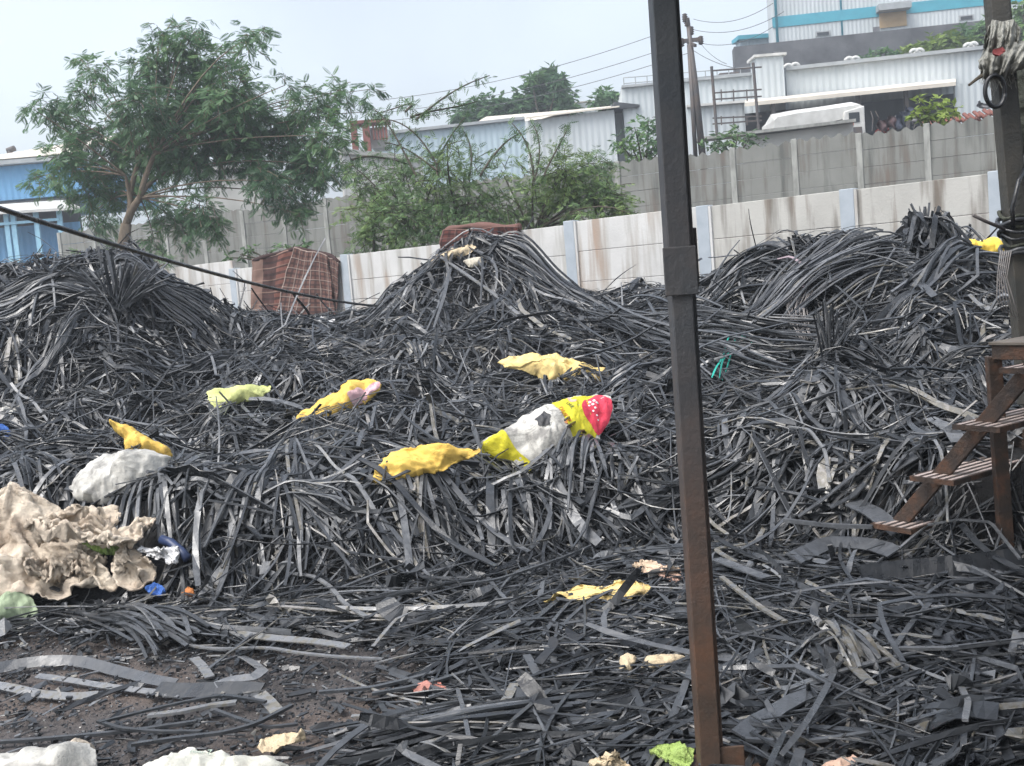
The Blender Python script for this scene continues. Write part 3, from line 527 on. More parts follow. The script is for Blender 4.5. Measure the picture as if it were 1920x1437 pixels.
bush('roadside_scrub','thin scrub in front of the retaining wall above the shed roof','shrub',[(1660,100,10),(1640,106,9),(1620,110,8),(1680,106,10)],54,.35,45,LEAF,yj=1,tone=.5)
bush('wall_weed','low weeds growing on top of the white wall left of the plaid blanket','weed',[(450,478,14),(475,472,15),(500,474,15),(525,470,14),(545,474,12),(565,460,12),(430,484,10,.7),(580,462,10)],20.4,.13,60,LEAF2,yj=.3,tone=.35)
bush('sapling','sparse sapling rising behind the left heap beside the trunk','weed',[(275,490,14,.6),(300,486,16,.6),(320,492,14,.6),(265,505,12,.6),(210,470,14,.5),(150,470,12,.4)],20.6,.16,50,LEAF2,CF2,yj=.3,tone=.55)
bush('wall_weed','weeds draping the top of the blanket at the wall joint','weed',[(650,487,10,.8),(628,484,8,.8),(600,497,8,.7)],19.2,.12,60,LEAF2,CF2,yj=.15,tone=.45)
bush('edge_shrub','leafy shrub at the far right edge beyond the wrapped post','shrub',[(1915,12,14),(1930,25,14)],50,.35,40,LEAF2,yj=.6,tone=.5)
# ------------------------------------------------------------------ rubber strips
def frames(C):
    T=np.gradient(C,axis=1); T/=np.linalg.norm(T,axis=2,keepdims=True)+1e-9; return T
def ribbon_mesh(mb,C,W,TH,roll,tone,twist=None,nz=1.):
    """C (N,K,3) centre lines; rectangular section W x TH"""
    N,K,_=C.shape; T=frames(C); ref=np.array([0,0,1.])[None,None]*np.ones_like(T); u=np.cross(T,ref); un=np.linalg.norm(u,axis=2,keepdims=True); u=np.where(un<.15,np.array([1.,0,0]),u/(un+1e-9)); v=np.cross(u,T)
    a=roll[:,None]+(0 if twist is None else twist[:,None]*np.linspace(-.5,.5,K)[None]); ca,sa=np.cos(a)[...,None],np.sin(a)[...,None]; p=u*ca+v*sa; q=-u*sa+v*ca
    wv=1+(nz*.13*np.minimum(1,.02/W))[:,None]*rng.normal(size=(N,K)); wv[:,1:-1]=(wv[:,:-2]+2*wv[:,1:-1]+wv[:,2:])/4; wv[:,0]*=rng.uniform(1-.4*nz,1.,N); wv[:,-1]*=rng.uniform(1-.4*nz,1.,N)
    a2=nz*.13*rng.normal(size=(N,K,1)); p,q=p*np.cos(a2)+q*np.sin(a2),-p*np.sin(a2)+q*np.cos(a2)
    w=((W/2)[:,None]*wv)[:,:,None]; h=(TH/2)[:,None,None]
    V=np.stack([C-p*w-q*h,C+p*w-q*h,C+p*w+q*h,C-p*w+q*h],2).reshape(-1,3)
    n0=(np.arange(N)*K*4)[:,None,None]; k=(np.arange(K-1)*4)[None,:,None]; e=np.arange(4)[None,None]; e2=(e+1)%4
    F=np.stack([n0+k+e,n0+k+e2,n0+k+4+e2,n0+k+4+e],-1).reshape(-1,4)
    b=np.arange(N)*K*4; cap=np.concatenate([np.stack([b+3,b+2,b+1,b],1),np.stack([b,b+1,b+2,b+3],1)+(K-1)*4])
    mb.add(V,np.concatenate([F,cap]),tone=np.repeat(tone,K*4))
def flow(x,y,L,th,kap,off,K,arc=None,tilt=None,jit=.02,kink=.5):
    """strips laid on the heap: start centre x,y, heading th, curvature kap"""
    n=len(x); s=np.linspace(-.5,.5,K)[None]; a=th[:,None]+kap[:,None]*s*L[:,None]; ds=(L/(K-1))[:,None]
    kk=(rng.random(n)<kink)*rng.normal(size=n)*1.0; a=a+np.where(s>rng.uniform(-.35,.35,n)[:,None],kk[:,None],0.)
    dx=np.cos(a)*ds; dy=np.sin(a)*ds; X=np.cumsum(dx,1); Y=np.cumsum(dy,1); X=X-X.mean(1,keepdims=True)+x[:,None]; Y=Y-Y.mean(1,keepdims=True)+y[:,None]
    Zz=H(X,Y)+off[:,None]
    # smooth z along the strip so that stiff strips bridge the dips
    for _ in range(2): Zz[:,1:-1]=.25*Zz[:,:-2]+.5*Zz[:,1:-1]+.25*Zz[:,2:]
    if tilt is not None: Zz=Zz+np.maximum(tilt[:,None]*s*L[:,None],-.03)
    if arc is not None: Zz=Zz+arc[:,None]*(.25-s**2)*4
    return np.stack([X,Y,Zz],-1)
# places kept clear for sacks: (x,y,rx,ry)
CLEAR=[]
def clear_ok(C,keep):
    keep=keep*.5
    bad=np.zeros(len(C),bool)
    for cx,cy,rx,ry,c,n in CLEAR:
        zp=c[2]-((C[:,:,0]-c[0])*n[0]+(C[:,:,1]-c[1])*n[1])/n[2]
        bad|=((((C[:,:,0]-cx)/rx)**2+((C[:,:,1]-cy)/ry)**2<1)&(C[:,:,2]>zp+.02)).any(1)
    return ~bad|(rng.random(len(C))<keep)
def gravel_open(x,y):     # bare crumb ground at the lower left
    return (x<-.55-.35*(y-4)*.0)&(y<5.55)&(x<-.35-(4.6-y)*.35)
def heap_tone(n): 
    t=rng.beta(1.7,2.5,n)*.82; q=rng.random(n); return np.where(q<.03,.93+.05*rng.random(n),np.where(q<.10,.80+.1*rng.random(n),t))
def simulate(cloths,colliders,frames,gravity=-9.8):
    """let loose cloth settle on what it lies on; returns the settled vertices"""
    for c in colliders: m=c.modifiers.new('Collision','COLLISION'); c.collision.thickness_outer=.008; c.collision.cloth_friction=40; c.collision.damping=.6
    for o,bend,shrink,selfc in cloths:
        m=o.modifiers.new('Cloth','CLOTH'); s=m.settings; s.quality=5; s.mass=.25; s.tension_stiffness=18; s.compression_stiffness=18; s.shear_stiffness=6; s.bending_stiffness=bend; s.air_damping=2; s.shrink_min=shrink; s.tension_damping=8; s.compression_damping=8
        m.collision_settings.distance_min=.006; m.collision_settings.collision_quality=3; m.collision_settings.use_self_collision=selfc; m.collision_settings.self_distance_min=.006
        m.point_cache.frame_start=1; m.point_cache.frame_end=frames+1
    S2=bpy.data.scenes.new('settling'); obs=[o for o,*_ in cloths]+list(colliders)
    for o in obs: COL.objects.unlink(o); S2.collection.objects.link(o)
    S2.gravity=(0,0,gravity); S2.frame_start=1; S2.frame_end=frames+1
    for f in range(1,frames+1): S2.frame_set(f)
    dg_=S2.view_layers[0].depsgraph; out=[]
    for o,*_ in cloths:
        e=o.evaluated_get(dg_); n=len(e.data.vertices); a=np.zeros(n*3,np.float32); e.data.vertices.foreach_get('co',a); out.append(a.reshape(-1,3).astype(float)+ORG[o.name])
    for o in obs: o.modifiers.clear(); S2.collection.objects.unlink(o); COL.objects.link(o)
    bpy.data.scenes.remove(S2)
    return out
def clothmat(name,c0,c1,dirt=(.10,.09,.08),rough=.75,weave=220,dirtlo=.56,bump=.35,trans=.0):
    M,t,B,N,Ln=newmat(name); n=noise(N,Ln,3.2,6); r=ramp(N,[(.35,c0),(.62,c1)]); Ln(n.outputs[0],r.inputs[0])
    n2=noise(N,Ln,7,6,None,.7); r2=ramp(N,[(dirtlo,(0,0,0)),(dirtlo+.16,(.75,.75,.75))]); Ln(n2.outputs[0],r2.inputs[0])
    mx=N('ShaderNodeMix'); mx.data_type='RGBA'; mx.inputs[7].default_value=(*dirt,1); Ln(r2.outputs[0],mx.inputs[0]); Ln(r.outputs[0],mx.inputs[6]); Ln(mx.outputs[2],B.inputs['Base Color'])
    B.inputs['Roughness'].default_value=rough; B.inputs['Specular IOR Level'].default_value=.3
    n3=noise(N,Ln,weave,2); n4=noise(N,Ln,14,5); ad=N('ShaderNodeMath'); ad.operation='MULTIPLY_ADD'; ad.inputs[1].default_value=.12; Ln(n3.outputs[0],ad.inputs[0]); Ln(n4.outputs[0],ad.inputs[2])
    b=N('ShaderNodeBump'); b.inputs['Strength'].default_value=bump; b.inputs['Distance'].default_value=.05; Ln(ad.outputs[0],b.inputs['Height']); Ln(b.outputs[0],B.inputs['Normal'])
    return M
def resample(poly,n):
    p=np.asarray(poly,float); q=np.concatenate([p,p[:1]]); L_=np.concatenate([[0],np.cumsum(np.linalg.norm(np.diff(q,axis=0),axis=1))]); s=np.linspace(0,L_[-1],n,endpoint=False)
    r=np.stack([np.interp(s,L_,q[:,k]) for k in range(2)],1)
    for _ in range(max(1,n//64)): r=.25*np.roll(r,1,0)+.5*r+.25*np.roll(r,-1,0)
    return r
class Pillow:
    """a soft closed body: pixel outline laid on a real inclined plane at its own distance, inflated to its own thickness"""
    def __init__(s,outline,anchor,tilt=45,yaw=0,T=.1,wr=.034,wf=9,folds=0,grow=1.,fdir=0,ff=1.6,n=144,rings=26,lift=.05,seed=0,pw=.7,back=.35,cr=.05,edge=0.):
        m=rings
        oy=np.array(outline,float); s.c3=np.asarray(anchor,float) if len(anchor)==3 else HP(anchor[0],oy[:,1].min()+.96*(oy[:,1].max()-oy[:,1].min()))+np.array([0,0,lift+.03]); s.c3=s.c3+np.array([0,0,.06 if s.c3[2]>.3 else .02]) if len(anchor)<3 else s.c3
        t,y=math.radians(tilt),math.radians(yaw); s.n=np.array([math.sin(t)*math.sin(y),-math.sin(t)*math.cos(y),math.cos(t)])
        s.u=np.cross([0,0,1.],s.n); s.u/=np.linalg.norm(s.u); s.u=-s.u if s.u[0]<0 else s.u; s.w=np.cross(s.n,s.u)
        s.T,s.wr,s.wf,s.folds,s.fd,s.seed,s.pw,s.edge,s.ff,s.cr=T,wr,wf,folds,math.radians(fdir),seed,pw,edge,ff,cr
        g=np.random.default_rng(seed+100); sz=np.ptp(np.asarray(outline,float),axis=0).max()*np.linalg.norm((s.c3 if False else np.array([0,6.,0])))/FPX
        s.crease=[(g.uniform(0,math.pi),g.uniform(-.5,.5),g.normal()*1.,g.uniform(.3,1.)) for _ in range(16 if cr<.1 else 34)]
        s.gm=np.mean(np.asarray(outline,float),axis=0); s.grow=grow; outline=[tuple(np.mean(np.asarray(outline,float),axis=0)*(1-grow)+np.asarray(q,float)*grow) for q in outline]; ol=resample(outline,n); jg=np.random.default_rng(seed+7).normal(size=(n,2)); jg=(jg+np.roll(jg,1,0)+np.roll(jg,-1,0))/3; B2=np.array([s.to2(*p) for p in ol]); J=jg*.016*np.ptp(B2,axis=0).max(); s.B=B2
        A=B2; x,y2=A[:,0],A[:,1]; cr=x*np.roll(y2,-1)-np.roll(x,-1)*y2; ar=cr.sum()/2; s.c=np.array([((x+np.roll(x,-1))*cr).sum(),((y2+np.roll(y2,-1))*cr).sum()])/(6*ar)
        d=B2-s.c; s.ang=np.arctan2(d[:,1],d[:,0]); s.rad=np.linalg.norm(d,axis=1); o=np.argsort(s.ang); s.sa,s.sr=s.ang[o],s.rad[o]
        sj=np.sin(np.linspace(0,math.pi/2,m+1)[1:]); pts=[s.c[None]]+[s.c+d*q+J*q**9 for q in sj]; Q=np.concatenate(pts); S=np.concatenate([[0.]]+[np.full(n,q) for q in sj]); s.n_=n
        h=s.height(Q,S); top=s.to3(Q,h); bot=s.to3(Q,-np.sqrt(np.clip(1-S**2,0,1))*T*back-.004*(S<1))
        f=[[0,1+j,1+(j+1)%n] for j in range(n)]; 
        q4=[[1+i*n+j,1+(i+1)*n+j,1+(i+1)*n+(j+1)%n,1+i*n+(j+1)%n] for i in range(m-1) for j in range(n)]
        tot=len(Q); s.mb=MB(); v=np.concatenate([top,bot[:tot-n]]); rim=tot-n
        def bi(i): return i if i>=rim else i+tot
        s.mb.add(v,f+q4+[[bi(i) for i in q][::-1] for q in f+q4])
        c=s.to3(s.c[None],np.zeros(1))[0]; e=s.to3(B2,np.zeros(n)); s.center=c; s.ext=e
        s.rx=(e[:,0].max()-e[:,0].min())/2; s.ry=(e[:,1].max()-e[:,1].min())/2
    def to2(s,px,py):
        d=ray(px,py); p=EYE+d*((s.c3-EYE)@s.n/(d@s.n))-s.c3; return np.array([p@s.u,p@s.w])
    def to3(s,Q,h): return s.c3+Q[:,:1]*s.u+Q[:,1:2]*s.w+h[:,None]*s.n
    def height(s,Q,S):
        k=np.clip(1-S**2,0,1)**s.pw; x,y=Q[:,0],Q[:,1]; a=x*math.cos(s.fd)+y*math.sin(s.fd); b=-x*math.sin(s.fd)+y*math.cos(s.fd)
        h=s.T*k*(1+.35*fbm(x*2.6,y*2.6,s.seed+.5))+s.wr*(fbm(a*s.wf,b*s.wf*.45,s.seed+9.)+.9*(.35-np.abs(fbm(a*s.wf*1.6,b*s.wf*.9,s.seed+4.))))*np.minimum(1,(1-S)*6+.3)
        ext=np.ptp(s.B,axis=0); x0,y0=x-s.B[:,0].mean(),y-s.B[:,1].mean(); wx=x0+.06*ext[0]*fbm(x*5,y*5,s.seed+1.); wy=y0+.06*ext[1]*fbm(x*5,y*5,s.seed+6.); cz=0
        for th,c0,a,loc in s.crease:
            dn=np.cos(th)*wx+np.sin(th)*wy-c0*(abs(math.cos(th))*ext[0]+abs(math.sin(th))*ext[1]); al=-np.sin(th)*wx+np.cos(th)*wy
            cz=cz+a*np.sqrt(dn*dn+.00002)*np.exp(-(dn/(.16*ext.max()))**2)*np.clip(.5+1.2*np.sin(al/ext.max()*6+c0*20),0,1)
        h=h+cz*s.cr*6*np.minimum(1,(1-S)*8+.25)
        if s.folds: 
            r=1-np.abs(fbm((a*2.6+.3*b)*s.ff,b*(.8 if s.ff<3.5 else .3)*s.ff,s.seed+3.)); r2=1-np.abs(fbm(a*6*s.ff,b*2.2*s.ff,s.seed+5.)); h=h+s.folds*(r*r*r+.35*r2**2-.6)*np.minimum(1,(1-S)*5+.2)
        return h+s.edge*fbm(x*9,y*9,s.seed+2.)*S
    def on(s,px,py,off=.004):
        px=s.gm[0]*(1-s.grow)+np.atleast_1d(px)*s.grow;py=s.gm[1]*(1-s.grow)+np.atleast_1d(py)*s.grow; Q=np.array([s.to2(a,b) for a,b in zip(px,py)]); d=Q-s.c; r=np.linalg.norm(d,axis=1); a=np.arctan2(d[:,1],d[:,0])
        R=np.interp(a,np.concatenate([s.sa-2*math.pi,s.sa,s.sa+2*math.pi]),np.tile(s.sr,3)); S=np.clip(r/R,0,1); return s.to3(Q,s.height(Q,S)+off)
    def decal(s,outline,m,name,par,off=.006):
        ol=resample(outline,64); c=ol.mean(0); b=MB(); v=[s.on(c[0],c[1],off)]
        R=np.linspace(.12,1,9)
        for q in R: v.append(s.on(*(c+(ol-c)*q).T,off))
        n=64; f=[[0,1+j,1+(j+1)%n] for j in range(n)]+[[1+i*n+j,1+(i+1)*n+j,1+(i+1)*n+(j+1)%n,1+i*n+(j+1)%n] for i in range(8) for j in range(n)]
        b.add(np.concatenate(v),f); return mk(name,b,m,par,smooth=True)
def pillow(name,label,cat,outline,anchor,m,clear=1.0,group=None,sim=False,**k):
    if sim: big=k.get('T',.1)>.12; k['n'],k['rings']=(80,18) if big else (48,10)
    p=Pillow(outline,anchor,**k); o=mk(name,p.mb,m,smooth=True,label=label,cat=cat,group=group)
    if clear: CLEAR.append((p.center[0],p.center[1],p.rx*clear+.02,p.ry*clear,p.c3,p.n))
    if sim:
        V=np.concatenate(p.mb.v); c=V.mean(0); f=np.clip(np.ptp(V,axis=0).max(),.1,1.); q=MB(); q.add(c+(V-c)*(1-.030/f)-p.n*.006,p.mb.f[0]); co=mk('collider',q,m)
        N=simulate([(o,.15,-.06,False)],[co],5,-2.)[0]-ORG[o.name]; bpy.data.objects.remove(co)
        if np.isfinite(N).all() and np.abs(N-(V-ORG[o.name])).max()<.12: o.data.vertices.foreach_set('co',N.ravel().astype(np.float32)); o.data.update()
        else: print('SIM REJECTED',name)
    p.o=o; return p
YEL=clothmat('yellow_weave',(.68,.47,.11),(.58,.38,.08),(.14,.10,.04)); YEL2=clothmat('pale_yellow_weave',(.74,.58,.25),(.62,.46,.18),(.16,.12,.08),dirtlo=.54); LEM=clothmat('lemon_print',(.58,.52,.03),(.50,.46,.03),(.12,.11,.05),dirtlo=.60)
WHT=clothmat('white_weave',(.54,.53,.49),(.36,.355,.33),(.13,.125,.12),dirtlo=.47); PGRN=clothmat('pale_lime_weave',(.55,.58,.24),(.42,.45,.18),(.10,.11,.06)); PINK=clothmat('pink_print',(.60,.30,.34),(.55,.42,.42),(.2,.14,.14),dirtlo=.55)
BURL=clothmat('burlap',(.68,.60,.49),(.56,.47,.375),(.27,.21,.155),rough=.95,weave=420,dirtlo=.50,bump=.9); CREAM=clothmat('cream_rag',(.58,.48,.33),(.45,.36,.24),(.18,.14,.10),rough=.9,bump=.6); GNET=clothmat('green_net',(.36,.46,.14),(.22,.33,.10),(.06,.09,.04),rough=.9,weave=160,bump=1.); GSHEET=clothmat('pale_green_sheet',(.30,.36,.24),(.22,.28,.18),(.08,.09,.07)); BLU=clothmat('blue_weave',(.05,.14,.42),(.04,.10,.32),(.03,.04,.06)); PLAST=clothmat('white_plastic',(.72,.72,.72),(.62,.62,.62),(.3,.3,.3),rough=.35,dirtlo=.66); GREYN=clothmat('grey_netting',(.30,.30,.27),(.19,.19,.17),(.07,.07,.06),rough=.95,weave=120,bump=1.); PEACH=clothmat('peach_sheet',(.62,.42,.32),(.52,.36,.28),(.2,.13,.1)); OLIVE=clothmat('olive_net',(.085,.09,.07),(.05,.055,.045),(.02,.02,.02),rough=.95,bump=1.); ORNG=clothmat('orange_rag',(.45,.17,.05),(.3,.11,.04),(.1,.05,.03))
RED=clothmat('red_print',(.62,.05,.09),(.52,.04,.07),(.2,.04,.05),dirtlo=.66); BLK=mat('black_print',(.045,.045,.05),(.03,.03,.03),rough=.6); DGRN=mat('dark_green_print',(.03,.07,.03),(.02,.05,.02),rough=.6); ORP=mat('orange_print',(.62,.20,.02),(.5,.15,.02),rough=.6); WPR=mat('white_print',(.72,.66,.66),(.62,.56,.56),rough=.6); PKP=mat('pink_label_print',(.62,.36,.30),(.55,.3,.25),rough=.6)
pillow('yellow_sack','half buried yellow sack with an open flap, high up the heap near the steel post','sack',[(947,682),(965,672),(1000,669),(1040,672),(1075,682),(1100,697),(1118,698),(1132,697),(1133,708),(1120,718),(1098,722),(1075,722),(1060,716),(1035,722),(1010,705),(985,692),(960,690)],(1040,700),YEL2,grow=1.12,cr=.04,T=.11,tilt=50,wr=.035,folds=.05,ff=2.5,seed=1,lift=.10)
p=pillow('yellow_sack','yellow sack with pink print along its right edge, lying diagonally in mid heap','sack',[(548,790),(575,770),(610,752),(632,738),(640,722),(655,714),(690,710),(712,716),(716,726),(705,740),(690,752),(665,768),(640,780),(610,788),(580,794)],(640,756),YEL,sim=False,T=.08,tilt=42,wr=.03,folds=.06,ff=3,seed=2,lift=.10)
p.decal([(702,716),(714,720),(712,730),(690,752),(664,768),(655,760),(676,742),(690,730)],PINK,'printed_edge',p.o,.006)
pillow('pale_sack','small pale lime sack poking out beside dark belts, upper left of the heap','sack',[(388,735),(400,733),(420,736),(455,727),(485,724),(510,722),(508,732),(490,745),(455,753),(425,762),(400,765),(392,750)],(450,744),PGRN,T=.09,tilt=42,seed=3,lift=.10,wr=.012)
pillow('yellow_sack','torn bright yellow sack corner just behind the dirty white sack','sack',[(212,800),(228,802),(255,812),(285,828),(315,846),(312,855),(285,853),(250,852),(238,846),(236,825),(222,812)],(268,834),YEL,grow=1.15,T=.08,tilt=45,seed=4,lift=.10)
pillow('white_sack','plump dirty white sack with dark smears, left side of the heap','sack',[(136,915),(150,895),(170,870),(200,856),(240,851),(285,852),(312,860),(300,885),(275,910),(240,930),(195,940),(160,938),(142,928)],(222,900),WHT,grow=1.10,T=.17,cr=.022,tilt=50,seed=5,lift=.08,wr=.03)
pillow('yellow_sack','dusty yellow sack touching the tail of the printed sack','sack',[(702,892),(715,872),(740,850),(775,840),(815,838),(850,842),(893,846),(880,856),(850,868),(825,880),(790,888),(750,900),(715,905)],(790,872),YEL,grow=1.10,cr=.04,T=.09,tilt=48,seed=6,lift=.07,folds=.05,ff=3,fdir=60)
# printed sack
ps=Pillow([(905,846),(915,835),(945,818),(975,795),(1005,778),(1040,763),(1080,752),(1115,750),(1135,755),(1138,772),(1132,795),(1118,815),(1105,838),(1085,858),(1062,870),(1040,880),(1010,886),(985,875),(962,862),(935,858)],(1025,815),T=.15,cr=.022,tilt=50,seed=8,lift=.12,wr=.022,wf=12,n=128,rings=22,grow=1.12)
so_=mk('printed_sack',ps.mb,WHT,smooth=True,label='white and lemon printed sack with a red roundel, slumped in the middle of the heap',cat='sack'); CLEAR.append((ps.center[0],ps.center[1],ps.rx,ps.ry,ps.c3,ps.n))
ps.decal([(906,846),(915,835),(942,820),(955,826),(962,836),(975,852),(1000,870),(1022,884),(1008,885),(985,874),(962,861),(935,857)],LEM,'lemon_end',so_)
ps.decal([(1032,767),(1060,757),(1088,752),(1110,752),(1118,790),(1108,825),(1090,853),(1078,852),(1062,818),(1046,790)],LEM,'lemon_band',so_)
rd=ps.decal([(1088,770),(1098,757),(1115,751),(1134,757),(1137,772),(1130,797),(1120,812),(1112,822),(1104,815),(1098,806),(1090,800),(1084,785)],RED,'roundel',so_,.008)
for px,py,r in ((1098,771,2.6),(1105,768,2.4),(1110,772,2.4),(1103,776,2.6),(1097,779,2.0),(1107,782,2.0),(1104,788,1.8),(1110,793,1.6),(1112,800,1.3)):
    ps.decal([(px+r*math.cos(a),py+r*math.sin(a)) for a in np.linspace(0,2*math.pi,12,endpoint=False)],WPR,'floret',rd,.0115)
ps.decal([(1006,811),(1018,807),(1022,797),(1027,804),(1034,810),(1031,818),(1033,825),(1022,827),(1013,826),(1012,818)],BLK,'emblem',so_,.007)
ps.decal([(1060,763),(1065,762),(1072,769),(1077,776),(1075,779),(1069,775),(1063,769)],PKP,'label_oval',so_,.0085)
def lettering(txt,org,dirv,upv,size,m,par,name='lettering',surf=ps,off=.0095):
    cu=bpy.data.curves.new('t','FONT'); cu.body=txt; cu.size=1; cu.resolution_u=3; o=bpy.data.objects.new('t',cu); COL.objects.link(o)
    bpy.context.view_layer.update(); me=o.to_mesh(); v=np.array([x.co[:] for x in me.vertices]); f=[list(q.vertices) for q in me.polygons]; o.to_mesh_clear(); bpy.data.objects.remove(o)
    q=np.array(org)+size*(v[:,:1]*np.array(dirv)+v[:,1:2]*np.array(upv)); b=MB(); b.add(surf.on(q[:,0],q[:,1],off),f); return mk(name,b,m,par)
lettering('oung',(1045,789),(.50,.86),(.80,-.55),17,ORP,so_)
lettering('okk',(1058,777),(.50,.86),(.80,-.55),13,DGRN,so_)
pillow('yellow_sheet','pale yellow torn sheet lying flat among strips on the ground, front centre','sheet',[(1022,1128),(1040,1115),(1060,1106),(1095,1100),(1130,1096),(1170,1090),(1205,1096),(1220,1106),(1205,1118),(1170,1128),(1130,1131),(1095,1128),(1060,1112),(1040,1122)],(1125,1115),YEL2,sim=True,T=.012,tilt=22,cr=.06,seed=9,lift=.10,wr=.02,n=110)
pillow('pink_sheet','cream and pink crumpled sheet scrap left of the steel post foot','sheet',[(1180,1062),(1200,1050),(1225,1048),(1250,1058),(1280,1065),(1285,1085),(1265,1092),(1235,1085),(1205,1078)],(1235,1070),clothmat('cream_pink',(.62,.50,.36),(.60,.36,.30),(.3,.2,.15)),sim=True,T=.02,tilt=30,cr=.07,seed=10,lift=.10,wr=.03)
pillow('cream_lump','rounded cream rag bundle, right one of a pair beside the steel post','rag',[(1200,1250),(1212,1232),(1235,1227),(1265,1226),(1285,1230),(1292,1242),(1282,1255),(1255,1264),(1225,1268),(1205,1264)],(1248,1255),CREAM,T=.08,tilt=55,seed=11,lift=.05,wr=.012)
pillow('cream_lump','smaller upright cream rag bundle, left one of a pair beside the steel post','rag',[(1160,1250),(1163,1232),(1175,1224),(1192,1230),(1196,1243),(1186,1256),(1190,1270),(1172,1273),(1162,1264)],(1178,1262),CREAM,T=.06,tilt=60,seed=12,lift=.05,wr=.012)
pillow('cream_bag','wrinkled cream plastic bag cut by the bottom edge, left of the steel post','bag',[(1090,1440),(1108,1418),(1135,1402),(1160,1400),(1180,1420),(1192,1440),(1190,1470),(1100,1480)],(1140,1445),CREAM,sim=True,T=.08,pw=1.,cr=.09,tilt=45,seed=13,lift=.03,folds=.05,fdir=60)
pillow('green_net','scrap of bright green netting lying at the foot of the steel post','net',[(1218,1405),(1235,1395),(1262,1392),(1285,1398),(1302,1402),(1300,1425),(1290,1440),(1268,1430),(1240,1418)],(1260,1415),GNET,T=.03,tilt=30,seed=14,lift=.04,wr=.03,wf=24,folds=.03,ff=7,edge=.04)
wsk=pillow('white_sack','large white sack with faint green marks, cut by the bottom edge','sack',[(250,1450),(275,1428),(310,1416),(350,1408),(385,1405),(415,1412),(445,1422),(500,1424),(535,1430),(560,1445),(540,1500),(280,1510)],(400,1450),clothmat('clean_white_weave',(.54,.54,.48),(.44,.44,.39),(.26,.25,.22),dirtlo=.52),T=.09,pw=1.,cr=.07,sim=False,tilt=38,seed=15,lift=.03,wr=.02)
lettering('(uor Z',(358,1417),(1,-.03),(0,-1),15,mat('faded_green_print',(.30,.42,.34),(.42,.48,.42)),wsk.o,surf=wsk,off=.006)
pillow('white_sack','white sack with a frayed brown mouth in the bottom left corner','sack',[(-60,1430),(0,1418),(60,1408),(105,1400),(140,1396),(165,1392),(176,1402),(180,1430),(178,1480),(0,1520),(-60,1500)],(80,1445),WHT,T=.10,pw=1.,cr=.07,tilt=38,seed=16,lift=.03,wr=.02)
p=Pillow([(118,1408),(140,1396),(165,1390),(178,1400),(181,1430),(170,1450),(120,1450)],(150,1440),T=.105,tilt=38,seed=17,lift=.035,folds=.04); tag(mk('sack_mouth',p.mb,BURL,smooth=True),'frayed brown sack mouth folded over the white sack in the bottom left corner','cloth')
pillow('peach_sheet','peach coloured sheet at the bottom edge, right of the steel post','sheet',[(1530,1445),(1545,1432),(1575,1424),(1598,1416),(1612,1424),(1640,1438),(1660,1460),(1540,1470)],(1600,1450),PEACH,T=.05,tilt=35,seed=18,lift=.03,wr=.02)
pillow('cardboard_piece','scrap of beige torn card lying on the crumb ground, lower left','card',[(482,1400),(490,1385),(515,1376),(545,1372),(572,1376),(575,1386),(555,1392),(525,1398),(515,1408),(488,1410)],(528,1394),CREAM,T=.02,tilt=20,seed=19,lift=.02)
pillow('pink_scrap','small faded red plastic scrap among strips, front centre','scrap',[(770,1290),(800,1275),(825,1278),(838,1290),(820,1300),(780,1302)],(805,1290),clothmat('faded_red',(.42,.16,.12),(.36,.22,.2),(.15,.1,.09)),T=.03,tilt=30,seed=20,lift=.04,wr=.02)
pillow('blue_sack','bright blue woven sack at the left edge below a white one','sack',[(-60,800),(-20,795),(8,797),(20,806),(18,824),(0,832),(-60,840)],(0,815),BLU,T=.10,tilt=48,seed=21,lift=.07)
pillow('white_sack','small white sack resting above the blue one at the left edge','sack',[(-60,780),(-20,768),(10,762),(32,766),(28,784),(10,794),(-20,798),(-60,805)],(0,782),WHT,T=.10,tilt=48,seed=22,lift=.12)
pillow('yellow_sack','bright yellow sack on top of the right heap beside the wrapped post','sack',[(1806,452),(1830,455),(1850,448),(1872,450),(1884,468),(1878,490),(1852,488),(1828,478),(1810,466)],P(1845,470,9.7),clothmat('bright_yellow',(.74,.52,.06),(.70,.50,.10),(.3,.22,.1),dirtlo=.66),T=.10,tilt=60,seed=23,clear=1)
pillow('white_sack','white sack end sticking out behind the bright yellow sack on the right heap','sack',[(1786,445),(1800,442),(1825,448),(1850,452),(1868,460),(1850,464),(1815,472),(1800,470),(1790,460)],P(1815,456,9.9),PLAST,T=.09,tilt=60,seed=24,clear=0)
pillow('cream_rag','cream torn rag draped on the crest of the central heap','rag',[(806,490),(818,478),(838,472),(852,466),(868,462),(885,458),(893,464),(880,476),(862,482),(845,486),(838,498),(822,500)],P(850,482,11.55),CREAM,T=.07,tilt=55,seed=25,clear=0,wr=.03)
pillow('cream_rag','smaller pale rag folded on the right flank of the central crest','rag',[(868,490),(885,484),(908,482),(915,490),(905,498),(880,502)],P(892,493,11.45),clothmat('pale_rag',(.5,.46,.38),(.4,.37,.3),(.15,.14,.12)),T=.05,tilt=55,seed=26,clear=0,wr=.02)
pillow('white_scrap','white plastic scrap caught on the crest of the right heap against the wall','scrap',[(1545,452),(1560,446),(1578,450),(1572,462),(1552,464)],P(1560,456,10.9),PLAST,T=.05,tilt=60,seed=27,clear=0,wr=.02)
pillow('white_scrap','white scrap peeping out at the foot of the plaid blanket','scrap',[(585,598),(605,594),(632,600),(626,608),(596,608)],P(608,602,11.9),PLAST,sim=True,T=.05,tilt=50,seed=28,clear=0)
